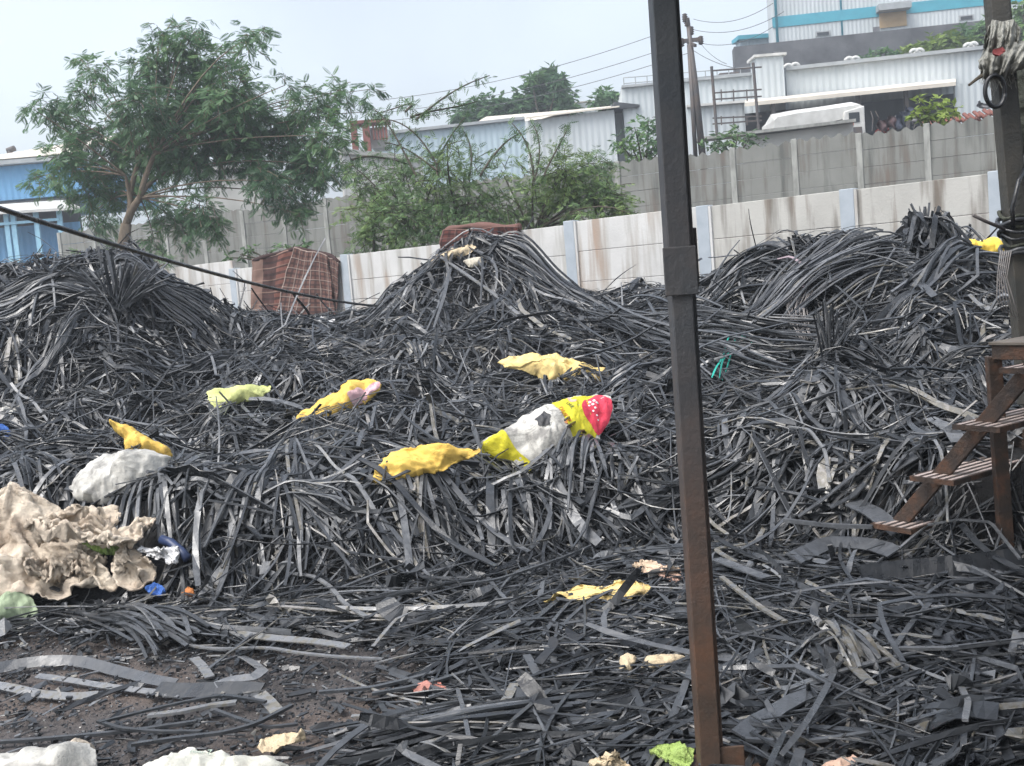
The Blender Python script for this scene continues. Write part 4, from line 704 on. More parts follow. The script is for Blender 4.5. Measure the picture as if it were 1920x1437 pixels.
# burlap heap at the left
for o_,s_,l_,m_ in (([(205,1060),(212,1035),(228,1018),(236,1003),(246,1006),(250,1022),(268,1034),(285,1050),(300,1062),(288,1085),(270,1098),(245,1105),(220,1102),(206,1085)],33,'crumpled burlap sack end gathered to a peak, right end of the sacking heap',BURL),):
    pillow('sack_end',l_,'sacking',o_,(250,1085),m_,sim=True,T=.10,pw=1.,cr=.13,tilt=52,seed=s_,lift=.20,wr=.05,wf=9,folds=.06,fdir=70,n=120,rings=20,edge=.02)
pillow('green_net','yellow green netting wad tucked behind the burlap heap','net',[(128,995),(140,990),(160,1002),(185,1018),(205,1014),(225,1016),(222,1036),(200,1040),(170,1030),(145,1012)],(175,1040),GNET,T=.05,tilt=50,seed=36,lift=.26,wr=.04,wf=22,folds=.04,ff=6,edge=.04,clear=.5)
pillow('green_sheet','pale green sheet lying under the burlap heap at the left edge','sheet',[(-60,1140),(0,1130),(30,1112),(50,1108),(62,1125),(72,1150),(60,1166),(20,1168),(-60,1172)],(25,1150),GSHEET,T=.05,tilt=40,seed=37,lift=.05,folds=.03)
pillow('plastic_bag','crumpled white plastic bag at the right end of the burlap heap','bag',[(252,1030),(272,1022),(300,1026),(316,1018),(335,1022),(342,1038),(336,1060),(322,1062),(300,1052),(275,1042)],(300,1052),PLAST,sim=True,T=.05,tilt=50,seed=38,lift=.18,wr=.035,wf=18,folds=.05,ff=5,edge=.03)
pillow('blue_scrap','royal blue plastic scrap under the sacking end','scrap',[(272,1105),(290,1095),(305,1100),(312,1112),(300,1120),(282,1116)],(292,1110),BLU,T=.012,tilt=40,seed=39,lift=.06,wr=.02,wf=20,edge=.03)
pillow('orange_rag','small orange rag beside the white bag near the blue scrap','rag',[(340,1112),(352,1100),(362,1104),(366,1116),(352,1122),(342,1120)],(353,1114),ORNG,T=.04,tilt=45,seed=40,lift=.08,wr=.03)
q=[HP(*a)+np.array([0,0,.16]) for a in ((308,1062),(325,1068),(345,1085),(358,1100))]; b=MB(); b.tube(q,.028,8); tag(mk('hose_piece',b,mat('navy_hose',(.03,.05,.12),(.02,.03,.07),rough=.4),smooth=True),'short dark blue hose arching out of the sacking end','hose')
q=[HP(*a)+np.array([0,0,.05]) for a in ((375,1118),(388,1126),(402,1128),(416,1133))]; b=MB(); b.tube(q,.010,6); tag(mk('cord',b,PLAST,smooth=True),'short white cord end right of the orange rag','cord')
q=[HP(*a)+np.array([0,0,.04]) for a in ((193,1140),(198,1147),(210,1150),(222,1147),(232,1135),(245,1118))]; b=MB(); b.tube(q,.009,6); tag(mk('cord',b,PLAST,smooth=True),'pale cord curling under the burlap heap','cord')
# burlap sheets flung over the strips: cloth left to settle on the heap
def sheet(n,m,cx,cy,wd,ht,ang,z0,amp,seed,comp=.72):
    u,v=np.meshgrid(np.linspace(-.5,.5,n),np.linspace(-.5,.5,m)); r=.08*fbm(np.arctan2(v,u)*3,u*0,seed+.3,2); x=u*wd*comp*(1+r);y=v*ht*comp*(1+r); ca,sa=math.cos(ang),math.sin(ang)
    zz=amp*(fbm(u*5,v*5,seed)+.6*np.abs(fbm(u*9,v*9,seed+3))); a=np.arange(n*m).reshape(m,n); f=np.stack([a[:-1,:-1],a[:-1,1:],a[1:,1:],a[1:,:-1]],-1).reshape(-1,4)
    b=MB(); b.add(np.stack([cx+x*ca-y*sa,cy+x*sa+y*ca,z0+zz],-1).reshape(-1,3),f); return b,f
bp=[(HP(px,py),h,s_) for px,py,h,s_ in ((45,1020,.26,.09),(40,1070,.14,.14),(110,1075,.16,.18),(-30,1090,.18,.16),(252,1085,.14,.10),(190,1100,.08,.12))]
xs_,ys_=np.linspace(-4.6,-1.4,64),np.linspace(4.6,8.2,64); X,Y=np.meshgrid(xs_,ys_); Zc=H(X,Y)+.06
for q,h,s_ in bp: Zc=Zc+h*np.exp(-((X-q[0])**2+(Y-q[1])**2)/s_**2)
b=MB(); a_=np.arange(64*64).reshape(64,64); b.add(np.stack([X,Y,Zc],-1).reshape(-1,3),np.stack([a_[:-1,:-1],a_[:-1,1:],a_[1:,1:],a_[1:,:-1]],-1).reshape(-1,4)); BC=mk('collider',b,BURL)
BS=[]
for px,py,wd,ht,ang,z0,amp,sd_,comp,lab in ((50,1112,1.75,.80,-.10,.75,.12,3.,.80,'largest rumpled burlap sheet spread over the left edge of the sacking heap'),(190,1118,1.0,.46,-.25,.7,.10,8.,.80,'rumpled burlap sheet at the right half of the sacking heap'),(120,1142,.75,.35,.1,.5,.08,15.,.8,'narrow burlap sheet hanging lowest on the front of the sacking heap')):
    c=HP(px,py); b,f=sheet(66,50,c[0],c[1],wd,ht,ang,z0,amp,sd_,comp); BS.append((mk('burlap_sheet',b,BURL,smooth=True,label=lab,cat='sacking'),.35,0.,True)); CLEAR.append((c[0],c[1],wd*.40,ht*.36,np.array([c[0],c[1],H(c[0],c[1])+.03]),np.array([0,0,1.])))
for (o,*_),V in zip(BS,simulate(BS,[BC],20)):
    o.data.vertices.foreach_set('co',(V-ORG[o.name]).ravel().astype(np.float32)); o.data.update(); sm=o.modifiers.new('thickness','SOLIDIFY'); sm.thickness=.006
bpy.data.objects.remove(BC)
# plaid blankets on the wall
def plaid(name,c,line,pale,sx,sy):
    M,t,B,N,Ln=newmat(name)
    def stripes(att,freq,lo):
        a=N('ShaderNodeAttribute'); a.attribute_name=att; m=N('ShaderNodeMath'); m.operation='MULTIPLY'; m.inputs[1].default_value=freq; Ln(a.outputs['Fac'],m.inputs[0]); fr=N('ShaderNodeMath'); fr.operation='FRACT'; Ln(m.outputs[0],fr.inputs[0]); g=N('ShaderNodeMath'); g.operation='LESS_THAN'; g.inputs[1].default_value=lo; Ln(fr.outputs[0],g.inputs[0]); return g
    col=None
    n=noise(N,Ln,5,5); r=ramp(N,[(.35,c),(.7,tuple(x*.65 for x in c))]); Ln(n.outputs[0],r.inputs[0]); col=r.outputs[0]
    for att,fq,lo,cc,am in (('pu',sx,.42,line,.75),('pv',sy,.42,line,.75),('pu',sx*.5,.09,pale,.5),('pv',sy*.5,.09,pale,.5)):
        g=stripes(att,fq,lo); q=N('ShaderNodeMath'); q.operation='MULTIPLY'; q.inputs[1].default_value=am; Ln(g.outputs[0],q.inputs[0]); x=N('ShaderNodeMix'); x.data_type='RGBA'; x.inputs[7].default_value=(*cc,1); Ln(q.outputs[0],x.inputs[0]); Ln(col,x.inputs[6]); col=x.outputs[2]
    Ln(col,B.inputs['Base Color']); B.inputs['Roughness'].default_value=.95; B.inputs['Specular IOR Level'].default_value=.1; return M
PL1=plaid('plaid_brown',(.155,.085,.070),(.05,.034,.034),(.36,.29,.25),11,14); PL2=plaid('plaid_red_stripe',(.18,.082,.066),(.040,.028,.028),(.30,.2,.16),.7,10); PL3=plaid('plaid_dark_red',(.13,.050,.042),(.04,.025,.025),(.22,.13,.11),12,9)
def hang(corner,off,nu=36,nv=30,ph=0.,amp=.035,sk=0):
    """cloth hanging in front of the white wall; corners tl,tr,br,bl in px"""
    n2=np.array(WN); tl,tr,br,bl=[onWW(*c) for c in corner]; u=np.linspace(0,1,nu)[None,:,None]; v=np.linspace(0,1,nv)[:,None,None]
    G_=(1-v)*((1-u)*tl+u*tr)+v*((1-u)*bl+u*br); U=u[...,0]+0*v[...,0]; Vv=v[...,0]+0*u[...,0]
    d=off+amp*(np.sin(U*11+ph+1.5*Vv)*.6+.5*fbm(U*4+sk,Vv*2,ph))*(.3+Vv)+.02*fbm(U*9,Vv*6,ph+4)
    G_=G_-n2*d[...,None]; G_[...,2]+=.012*np.sin(U*9+ph)*(1-Vv); return G_,U,Vv
def clothgrid(mb,G_,U,Vv,n2,th=.012):
    nv,nu=U.shape; a=np.arange(nu*nv).reshape(nv,nu); f=np.stack([a[:-1,:-1],a[1:,:-1],a[1:,1:],a[:-1,1:]],-1).reshape(-1,4); N=nu*nv
    v=G_.reshape(-1,3); v2=v+n2*th
    ed=np.concatenate([a[0],a[1:,-1],a[-1,-2::-1],a[-2:0:-1,0]]); e2=np.roll(ed,-1); side=np.stack([ed,e2,e2+N,ed+N],1)
    mb.add(np.concatenate([v,v2]),np.concatenate([f,f[:,::-1]+N,side]),pu=np.tile(U.ravel(),2),pv=np.tile(Vv.ravel(),2))
wd=(onWW(1590,hz(1590))-onWW(440,hz(440)))[:2]; wd/=np.linalg.norm(wd); WN=(-wd[1],wd[0],0)
t=thing('plaid_blanket','big brown plaid blanket folded over the white wall below the thorny shrub','blanket',onWW(560,600))
b=MB(); clothgrid(b,*hang(((477,487),(560,466),(545,592),(476,592)),.05,ph=.3),np.array(WN)); mk('lower_layer',b,PL2,t,smooth=True)
b=MB(); clothgrid(b,*hang(((560,464),(622,478),(640,592),(524,590)),.10,ph=1.7),np.array(WN)); mk('upper_layer',b,PL1,t,smooth=True)
b=MB(); clothgrid(b,*hang(((618,479),(640,492),(640,592),(618,592)),.07,nu=10,ph=2.7,amp=.02),np.array(WN)); mk('side_fold',b,PL1,t,smooth=True)
b=MB(); q=[onWW(*c)+np.array([*(-np.array(WN[:2])*.03),.0]) for c in ((478,489),(505,480),(535,472),(560,466),(590,471),(622,480),(639,492))]; s_=np.linspace(0,1,20); qq=np.stack([np.interp(s_,np.linspace(0,1,7),np.array(q)[:,k]) for k in range(3)],1); b.tube(qq,.034+.010*np.sin(s_*17),8,pu=.5,pv=.5); mk('fold_over_top',b,PL2,t,smooth=True)
t=thing('plaid_blanket','dark red plaid blanket bunched over the wall top behind the central crest','blanket',onWW(900,470))
b=MB(); clothgrid(b,*hang(((838,432),(978,424),(985,500),(830,500)),.10,ph=.9,amp=.05),np.array(WN)); mk('hanging_cloth',b,PL3,t,smooth=True)
b=MB(); q=[onWW(*c) for c in ((836,440),(848,430),(880,424),(910,425),(945,426),(976,426))]; qq=np.stack([np.interp(s_,np.linspace(0,1,6),np.array(q)[:,k]) for k in range(3)],1)-np.array(WN)*.02; b.tube(qq,.05+.018*np.sin(s_*13),9,pu=.5,pv=.5); mk('fold_over_top',b,PL3,t,smooth=True)
# peeling stain patch on the white wall
_d=P(1337,1437,3.5); CLEAR.append((_d[0],_d[1]-.05,.16,.2,np.array([_d[0],_d[1],.0]),np.array([0,0,1.])))
# ------------------------------------------------------------------ bulk of the heap
STU=MB()
CRP=np.array([(-200,1185),(330,1198),(560,1258),(735,1285),(715,1330),(600,1385),(500,1437),(450,1600),(-200,1600)],float)
def in_crumb(C):
    q=proj(C.reshape(-1,3)); x,y=q[:,0],q[:,1]; r=np.zeros(len(x),bool); j=len(CRP)-1
    for i in range(len(CRP)):
        xi,yi=CRP[i];xj,yj=CRP[j]; r^=((yi>y)!=(yj>y))&(x<(xj-xi)*(y-yi)/(yj-yi+1e-9)+xi); j=i
    m=r.reshape(C.shape[:2]).mean(1); L=np.linalg.norm(C[:,-1]-C[:,0],axis=1)
    return (m>.3)&(L>.13)&(rng.random(len(C))>.05)
IND=[]     # candidate individual strips
def inview(x,y):
    h=np.asarray(H(x,y)); p=proj(np.stack([x,y,h],-1)); return (p[:,0]>-620)&(p[:,0]<2420)&(p[:,1]<1560)&(y>3)
def mound(x,y): return H(x,y,False)>.08
def scatter(n,x0,x1,y0,y1,cond):
    X=[];Y=[];c=0
    while c<n:
        x=rng.uniform(x0,x1,n*2);y=rng.uniform(y0,y1,n*2);k=inview(x,y)&cond(x,y); X.append(x[k]);Y.append(y[k]); c+=k.sum()
    return np.concatenate(X)[:n],np.concatenate(Y)[:n]
def head(x,y,sig):  # locally coherent headings
    return math.pi*fbm(x*.55+3,y*.55,7.,2)*1.1+rng.normal(size=len(x))*sig
def emit(C,W,T,keep=.12,ind=False,roll=None,twist=None,tone=None):
    W=W*np.exp(.42*rng.normal(size=len(W))); n=len(C); roll=rng.normal(size=n)*.5 if roll is None else roll; twist=rng.normal(size=n)*.7 if twist is None else twist; tone=np.clip(heap_tone(n)+.2*fbm(C[:,0,0]*1.1,C[:,0,1]*1.1,5.),0,1) if tone is None else tone
    k=clear_ok(C,keep)&~in_crumb(C); C,W,T,roll,twist,tone=C[k],W[k],T[k],roll[k],twist[k],tone[k]
    if ind: IND.append((C,W,T,roll,twist,tone))
    else: ribbon_mesh(STU,C,W,T,roll,tone,twist)
def on_heap(n,L0,L1,w0,w1,o0,o1,sig=.7,K=9,flat=(.12,.42),tiltS=.1,keep=.12,ind=False,region=(-8,7,5.9,13.3),cond=mound,kap=.7):
    x,y=scatter(n,*region,cond); L=rng.uniform(L0,L1,n); W=rng.uniform(w0,w1,n)
    C=flow(x,y,L,head(x,y,sig),rng.normal(size=n)*kap,rng.uniform(o0,o1,n),K,arc=np.abs(rng.normal(size=n))*.02*L,tilt=rng.normal(size=n)*tiltS)
    emit(C,W,W*rng.uniform(*flat,n),keep,ind)
on_heap(8600,.12,.55,.010,.028,.0,.10,sig=1.2,kap=1.,flat=(.15,.6))
on_heap(2600,.3,1.0,.009,.020,.04,.14,tiltS=.18,sig=1.2)
on_heap(420,.2,.6,.03,.07,.0,.10,flat=(.06,.14))
on_heap(10500,.06,.28,.012,.035,.02,.12,K=4,flat=(.15,.5),tiltS=.3)
on_heap(260,.5,1.1,.010,.020,.08,.16,tiltS=.55,keep=.05)      # ends sticking out
def crushed(n,region,cond):
    x,y=scatter(n,*region,cond); L=rng.uniform(.08,.3,n); W=rng.uniform(.025,.055,n); C=flow(x,y,L,rng.uniform(0,6.28,n),rng.normal(size=n)*5,rng.uniform(.03,.12,n),7,tilt=rng.normal(size=n)*.5,kink=.9); emit(C,W,W*.08,.05,twist=rng.normal(size=n)*2.2)
crushed(420,(-8,7,5.9,13.3),mound)
on_heap(3200,.25,1.1,.005,.010,.04,.14,sig=1.1,tiltS=.15,flat=(.4,1.))
# tufts: handfuls of parallel strips
def tuft(x,y,th,L,width,hgt,n,kap,fan=.25,w=(.012,.026),jit=.07,K=10,off=.03,tone=None,arc=.05,ret=False,kink=.3):
    l=rng.normal(size=n)*.5; l=np.clip(l,-1.2,1.2); v=np.maximum(0,1-l*l)*hgt*rng.random(n)
    sx=rng.normal(size=n)*.10*L; px_=x+np.cos(th)*sx-np.sin(th)*l*width; py_=y+np.sin(th)*sx+np.cos(th)*l*width
    C=flow(px_,py_,L*rng.uniform(.75,1.2,n),th+fan*l+rng.normal(size=n)*jit,kap+rng.normal(size=n)*.15,off+v,K,kink=kink,arc=np.full(n,arc)+rng.normal(size=n)*.02)
    W=rng.uniform(*w,n); tn=heap_tone(n)*.7+.3*rng.random() if tone is None else np.clip(tone+.12*rng.normal(size=n),0,.95)
    if ret: return C,W
    emit(C,W,W*rng.uniform(.15,.45,n),.04,tone=tn)
x,y=scatter(200,-8,7,6.2,13,mound); hd=head(x,y,.8)
for k in range(200): tuft(x[k],y[k],hd[k],rng.uniform(.3,.8),rng.uniform(.06,.2),rng.uniform(.05,.14),int(rng.integers(12,28)),rng.normal()*.6,fan=rng.uniform(0,.6),jit=.15)
# draped strips over the front bank (run down the slope)
x,y=scatter(190,-3.2,3.,6.2,7.1,mound); n=190
C=flow(x,y,rng.uniform(.4,1.,n),-math.pi/2+rng.normal(size=n)*.6,rng.normal(size=n)*.7,rng.uniform(.03,.13,n),9,arc=rng.uniform(0,.06,n)); W=rng.uniform(.014,.03,n); emit(C,W,W*.35,tone=np.clip(rng.normal(size=n)*.13+.62,0,.92))
# flat ground in front
def gr(x,y): return (~mound(x,y))&~((x<-.42-.30*(4.7-np.minimum(y,4.7)))&(y<5.5-.12*(x+2.5)))
def on_ground(n,L0,L1,w0,w1,o0,o1,**k): on_heap(n,L0,L1,w0,w1,o0,o1,region=(-4.,4.5,3.2,6.9),cond=k.pop('cond',gr),**k)
on_ground(2500,.3,1.2,.008,.020,.004,.05,sig=.5,tiltS=.03,kap=.5)
on_ground(4600,.05,.25,.007,.024,.004,.05,K=4,tiltS=.25,flat=(.12,.4),sig=1.2)
on_ground(900,.25,1.1,.005,.010,.02,.07,sig=.8,tiltS=.06,flat=(.4,1.))
crushed(170,(-4.,4.5,3.2,6.9),gr)
on_ground(80,.2,.5,.03,.06,.01,.06,flat=(.06,.12),tiltS=.12)
on_ground(300,.4,1.0,.009,.018,.03,.08,sig=.8,tiltS=.10,kap=.6)
on_heap(900,.03,.14,.008,.022,.002,.012,K=3,tiltS=.1,flat=(.12,.4),sig=2,region=(-3.6,.2,3.2,5.9),cond=lambda x,y:~gr(x,y)&~mound(x,y))
on_heap(24,.15,.5,.012,.03,.004,.02,K=6,tiltS=.03,flat=(.1,.3),sig=.4,region=(-3.6,.2,3.2,5.9),cond=lambda x,y:~gr(x,y)&~mound(x,y))
# candidates to become individual strips (the ones on top, near the viewer)
on_heap(110,.6,1.3,.016,.030,.09,.16,tiltS=.10,ind=True,region=(-3.3,3.2,6.0,7.6),keep=.02)
on_heap(40,.6,1.3,.016,.028,.10,.17,tiltS=.14,ind=True,region=(-5,5,7.6,10.5),keep=.02)
on_ground(70,.5,1.5,.018,.032,.04,.085,sig=.5,tiltS=.04,kap=.5,ind=True,keep=.02)
on_ground(18,.2,.5,.03,.06,.05,.09,flat=(.06,.12),tiltS=.10,ind=True,keep=.02)
tag(mk('loose_rubber_strips',STU,RUB,kind='stuff'),'tangle of loose black rubber strips covering the whole heap','rubber scrap')
# crumbs on the bare ground
n=14000; x=rng.uniform(-3.4,.6,n); y=rng.uniform(3.3,6.2,n); sz=rng.uniform(.004,.013,n)*(1+1.2*(rng.random(n)<.12)); C=np.stack([x,y,H(x,y)+sz*.3],-1)[:,None]+np.stack([np.linspace(-.5,.5,2)[None]*sz[:,None]*np.cos(x*91)[:,None],np.linspace(-.5,.5,2)[None]*sz[:,None]*np.sin(x*91)[:,None],np.zeros((n,2))],-1)
b=MB(); tn=np.where(rng.random(n)<.04,1.,.08+rng.beta(2,3,n)*.85); ribbon_mesh(b,C,sz*rng.uniform(.4,1,n),sz*.6,rng.normal(size=n),tn)
tag(mk('rubber_crumbs',b,RUB,kind='stuff'),'rubber crumbs and chips littering the bare ground','rubber crumbs')
LB=[('black rubber strip lying loose over the front bank of the heap','strips on the front bank of the heap'),('black rubber strip sticking out of the upper heap slope','strips on the upper heap slope'),('black rubber strip lying on the littered ground in front of the heap','strips on the littered ground'),('short broad piece of rubber belting on the littered ground','broad belt pieces on the littered ground')]
for (lab,grp),(C,W,T,r,tw_,tn) in zip(LB,IND):
    for k in range(len(C)):
        b=MB(); ribbon_mesh(b,C[k:k+1],W[k:k+1],T[k:k+1],r[k:k+1],np.clip(tn[k:k+1]*.7+.25,0,1),tw_[k:k+1]); mk('rubber_strip',b,RUB,label=lab,cat='rubber strip',group=grp)
# hand placed strips and belts, each with its own look
def strip(pts,w,th,tone,label,cat='rubber strip',name='rubber_strip',off=.05,roll=0.,twist=0.,K=22,sm=True):
    yy=[HP(*a[:2],y0=3.)[1] for a in pts]
    if np.abs(np.diff(yy)).max()>1.6: print('JUMP',label,np.round(yy,1))
    q=np.array([HP(*a[:2],y0=3.)+np.array([0,0,off+(a[2] if len(a)>2 else 0)]) for a in pts]); s=np.linspace(0,1,K); L_=np.concatenate([[0],np.cumsum(np.linalg.norm(np.diff(q,axis=0),axis=1))]); L_/=L_[-1]
    c=np.stack([np.interp(s,L_,q[:,k]) for k in range(3)],1)
    for _ in range(2 if sm else 0): c[1:-1]=.25*c[:-2]+.5*c[1:-1]+.25*c[2:]
    roll=-abs(roll)*np.sign(c[-1,0]-c[0,0]) if name=='rubber_belt' else roll
    b=MB(); ribbon_mesh(b,c[None],np.array([w]),np.array([th]),np.array([roll]),np.array([tone]),np.array([twist]),.2); return mk(name,b,RUB,label=label,cat=cat)
S=strip
S([(-20,1268),(40,1255),(110,1248),(160,1252),(215,1268),(300,1290),(330,1294)],.055,.005,.62,'long flat grey belt with a raised hump on the crumb ground, left edge','belt','rubber_belt',.03,roll=.7,twist=.5)
S([(-20,1288),(20,1294),(70,1306),(130,1312),(183,1308)],.05,.005,.88,'pale flat belt end lying lowest at the left edge of the crumb ground','belt','rubber_belt',.012,roll=.3)
S([(70,1272),(130,1280),(200,1292),(290,1303)],.035,.005,.84,'thin pale belt just below the humped grey belt','belt','rubber_belt',.012,roll=.3)
S([(295,1300),(340,1304),(400,1302),(450,1300),(490,1304)],.085,.006,.40,'broad dark belt in the middle of the crumb ground','belt','rubber_belt',.02,roll=.45)
S([(405,1300),(440,1288),(478,1284),(495,1270),(470,1252),(452,1243)],.05,.005,.84,'pale belt folded back in a hook above the broad dark belt','belt','rubber_belt',.035,roll=.3,sm=False)
S([(488,1310),(505,1325),(522,1345)],.055,.006,.90,'short pale belt end at the right tip of the broad dark belt','belt','rubber_belt',.02,roll=.2)
S([(280,1355),(340,1348),(395,1336),(445,1330)],.034,.012,.87,'pale straight rubber bar among dark strips, lower left','belt','rubber_belt',.03)
S([(190,1372),(260,1354),(340,1335),(420,1320),(500,1334)],.018,.010,.45,'long dark strip above the pale bar, lower left',off=.04)
S([(-20,1402),(90,1394),(180,1386),(260,1378),(370,1362)],.020,.012,.50,'long dark strip running from the left edge to the pale bar',off=.02)
S([(185,1368),(230,1382),(300,1388),(380,1388)],.018,.010,.45,'dark strip crossing under the long ones, lower left',off=.035)
S([(405,1345),(450,1362),(500,1378),(560,1372)],.018,.010,.5,'short dark strip right of the pale bar, lower left',off=.03)
S([(250,1420),(330,1408),(420,1398),(480,1382),(550,1345)],.02,.012,.5,'dark strip passing over the white sack at the bottom edge',off=.05)
S([(310,1144),(345,1168),(385,1192),(430,1202),(480,1212),(545,1218),(600,1222),(655,1232)],.05,.006,.90,'long pale grey belt curving right from the burlap heap','belt','rubber_belt',.05,roll=.25,twist=.3)
S([(345,1222),(395,1232),(440,1232),(500,1228),(560,1240),(640,1248),(720,1252)],.022,.008,.86,'pale strip running below the long grey belt',off=.04)
S([(210,1170),(235,1160),(280,1164),(320,1190),(355,1220)],.024,.01,.74,'arched strip just below the burlap heap',off=.06)
S([(365,1245),(380,1260),(395,1282)],.045,.005,.86,'small pale flap of belting left of the hooked belt','belt','rubber_belt',.03)
S([(410,1250),(445,1238)],.016,.008,.85,'short pale stub on the crumb ground above the hooked belt',off=.02,K=4)
S([(545,1104),(590,1108),(620,1128),(650,1165),(690,1190)],.026,.01,.84,'pale arching strip in front of the front bank, left of centre',off=.09)
S([(355,1075),(420,1052),(480,1046),(540,1054),(620,1072),(700,1088),(760,1094)],.016,.010,.66,'long bowed strip arching across the front bank',off=.14)
S([(395,988),(450,996),(500,1008),(560,1024),(600,1035)],.018,.01,.66,'straight strip lying high across the front bank',off=.16)
S([(605,880),(608,920),(606,960),(616,1010),(618,1050)],.022,.008,.80,'pale strip hanging straight down the front bank',off=.12)
S([(508,905),(512,950),(500,990),(506,1030)],.024,.008,.78,'pale strip hanging down the left part of the front bank',off=.12)
S([(790,885),(800,930),(815,980),(825,1025)],.024,.008,.82,'pale strip falling from the dusty yellow sack down the bank',off=.12)
S([(828,880),(850,915),(880,960),(908,1050)],.022,.008,.76,'strip falling diagonally right from the dusty yellow sack',off=.12)
S([(750,890),(765,920),(778,960)],.024,.008,.80,'short pale strip hanging below the dusty yellow sack',off=.12)
S([(1036,895),(1037,950),(1034,1030)],.018,.010,.74,'strip hanging straight below the printed sack',off=.12)
S([(890,848),(950,856),(1000,878),(1040,905),(1060,930)],.018,.012,.42,'dark strip passing across the foot of the printed sack',off=.17)
S([(1065,862),(1110,815),(1160,775),(1205,742)],.014,.010,.42,'dark strip slanting over the red roundel of the printed sack',off=.26)
S([(1070,868),(1120,830),(1165,790),(1200,752)],.014,.010,.36,'second dark strip slanting beside the one over the red roundel',off=.24)
S([(720,1145),(830,1130),(930,1120),(1050,1078),(1110,1052)],.02,.012,.6,'long strip running right across the ground below the front bank',off=.09)
S([(990,1208),(1040,1165),(1085,1125),(1105,1108)],.030,.018,.35,'thick dark strip slanting up to the yellow sheet',off=.08)
S([(1088,1175),(1140,1210),(1200,1170),(1255,1135)],.02,.012,.72,'pale kinked strip right of the yellow sheet',off=.06)
S([(700,1328),(800,1310),(920,1272),(1060,1228),(1170,1208),(1300,1206)],.022,.012,.55,'longest strip sweeping up to the steel post from lower left',off=.06)
S([(760,1360),(900,1330),(1080,1290),(1290,1278)],.022,.012,.5,'long strip below the cream rag bundles',off=.05)
S([(700,1392),(850,1384),(1000,1362),(1290,1310)],.026,.014,.5,'long dark strip reaching the steel post near its foot',off=.05)
S([(600,1320),(700,1312),(790,1290),(900,1258)],.022,.012,.60,'strip pointing left onto the crumb ground, front centre',off=.05)
S([(935,1375),(955,1345),(968,1318)],.04,.006,.93,'pale rectangular belt chip standing out front centre','belt','rubber_belt',.08)
S([(1010,1300),(1000,1280),(990,1262)],.035,.006,.60,'dark belt chip beside the pale one, front centre','belt','rubber_belt',.08)
S([(1150,1215),(1215,1192),(1300,1182)],.075,.007,.55,'broad dark belt reaching the steel post from the left','belt','rubber_belt',.07)
S([(1345,1082),(1390,1100),(1440,1120)],.065,.007,.72,'broad grey belt slanting down right of the steel post','belt','rubber_belt',.10)
S([(1355,1118),(1390,1148),(1430,1180),(1475,1208)],.026,.012,.93,'whitish strip slanting down right of the steel post',off=.10)
S([(1360,1380),(1450,1386),(1560,1394),(1660,1402),(1800,1420)],.032,.016,.48,'long dark strip from the post foot along the bottom right',off=.05)
S([(1400,1418),(1500,1424),(1580,1414),(1640,1404)],.020,.012,.70,'grey strip bowed near the bottom edge right of the post',off=.06)
S([(1680,1252),(1780,1252),(1850,1244),(1930,1234)],.024,.012,.80,'pale rod like strip pointing to the right edge',off=.08)
S([(1680,1250),(1710,1205),(1745,1165)],.024,.012,.72,'strip leaning up from the end of the pale rod like strip',off=.08)
S([(1570,1265),(1605,1295),(1638,1328)],.042,.006,.93,'pale flat belt chip slanting right, lower right','belt','rubber_belt',.09)
S([(1420,1325),(1500,1315),(1570,1325)],.02,.01,.82,'pale strip lying level right of the steel post',off=.06)
S([(1700,1392),(1780,1368),(1860,1345),(1930,1350)],.02,.01,.72,'curved strip in the bottom right corner',off=.07)
S([(1805,1340),(1818,1368),(1812,1405)],.022,.01,.85,'short pale upright strip in the bottom right corner',off=.10)
S([(1490,1090),(1560,1055),(1640,1062),(1680,1078)],.10,.008,.62,'broad grey belt lying level left of the stair foot','belt','rubber_belt',.12,roll=.4)
S([(1600,1000),(1640,1020),(1690,1060)],.11,.008,.66,'broad grey belt folded against the stair foot','belt','rubber_belt',.18,roll=.2)
S([(1500,1020),(1550,985),(1600,945),(1640,915)],.055,.007,.70,'long grey belt slanting up left of the stairs','belt','rubber_belt',.16)
S([(1560,1010),(1600,990),(1625,965)],.07,.007,.60,'short broad belt left of the stairs below the slanting one','belt','rubber_belt',.18)
S([(1745,830),(1765,840),(1790,860),(1800,880)],.085,.006,.80,'curled grey belt flap behind the stair treads','belt','rubber_belt',.15)
S([(1620,1118),(1700,1108),(1800,1100),(1920,1085)],.16,.02,.25,'wide black belt lying along the ground under the stairs','belt','rubber_belt',.08,roll=.8)
S([(1475,1040),(1560,1052),(1640,1056)],.028,.02,.70,'square grey bar beside the broad belts left of the stairs',off=.20)
S([(1440,955),(1475,880),(1510,815),(1550,783)],.016,.010,.74,'thin pale strip leaning up the slope right of the post',off=.12)
S([(1480,842),(1520,848),(1550,890),(1558,950)],.020,.010,.88,'pale hooked strip bending down right of the steel post',off=.14)
S([(1380,910),(1450,860),(1520,815),(1600,770)],.016,.010,.66,'strip slanting up across the slope right of the post',off=.12)
S([(1495,955),(1580,915),(1660,870)],.014,.010,.72,'thin straight strip below the hooked one',off=.12)
S([(1690,1085),(1740,1040),(1800,1030),(1860,1036),(1915,1110)],.014,.010,.80,'thin pale strip bent over twice under the stairs',off=.16,sm=False)
S([(1380,1088),(1340,1062),(1420,1050),(1435,1020)],.03,.006,.92,'brownish curled belt sliver right of the steel post','belt','rubber_belt',.10)
S([(1690,618),(1760,590),(1860,548)],.014,.012,.35,'long dark straight strip across the right heap toward the wrapped post',off=.16)
S([(1630,600),(1655,545),(1680,505)],.018,.010,.70,'pale strip leaning steeply on the right heap behind the bundle',off=.18)
S([(1470,480),(1500,490),(1530,500)],.02,.012,.4,'dark strip tip sticking out of the right crest',off=.14)
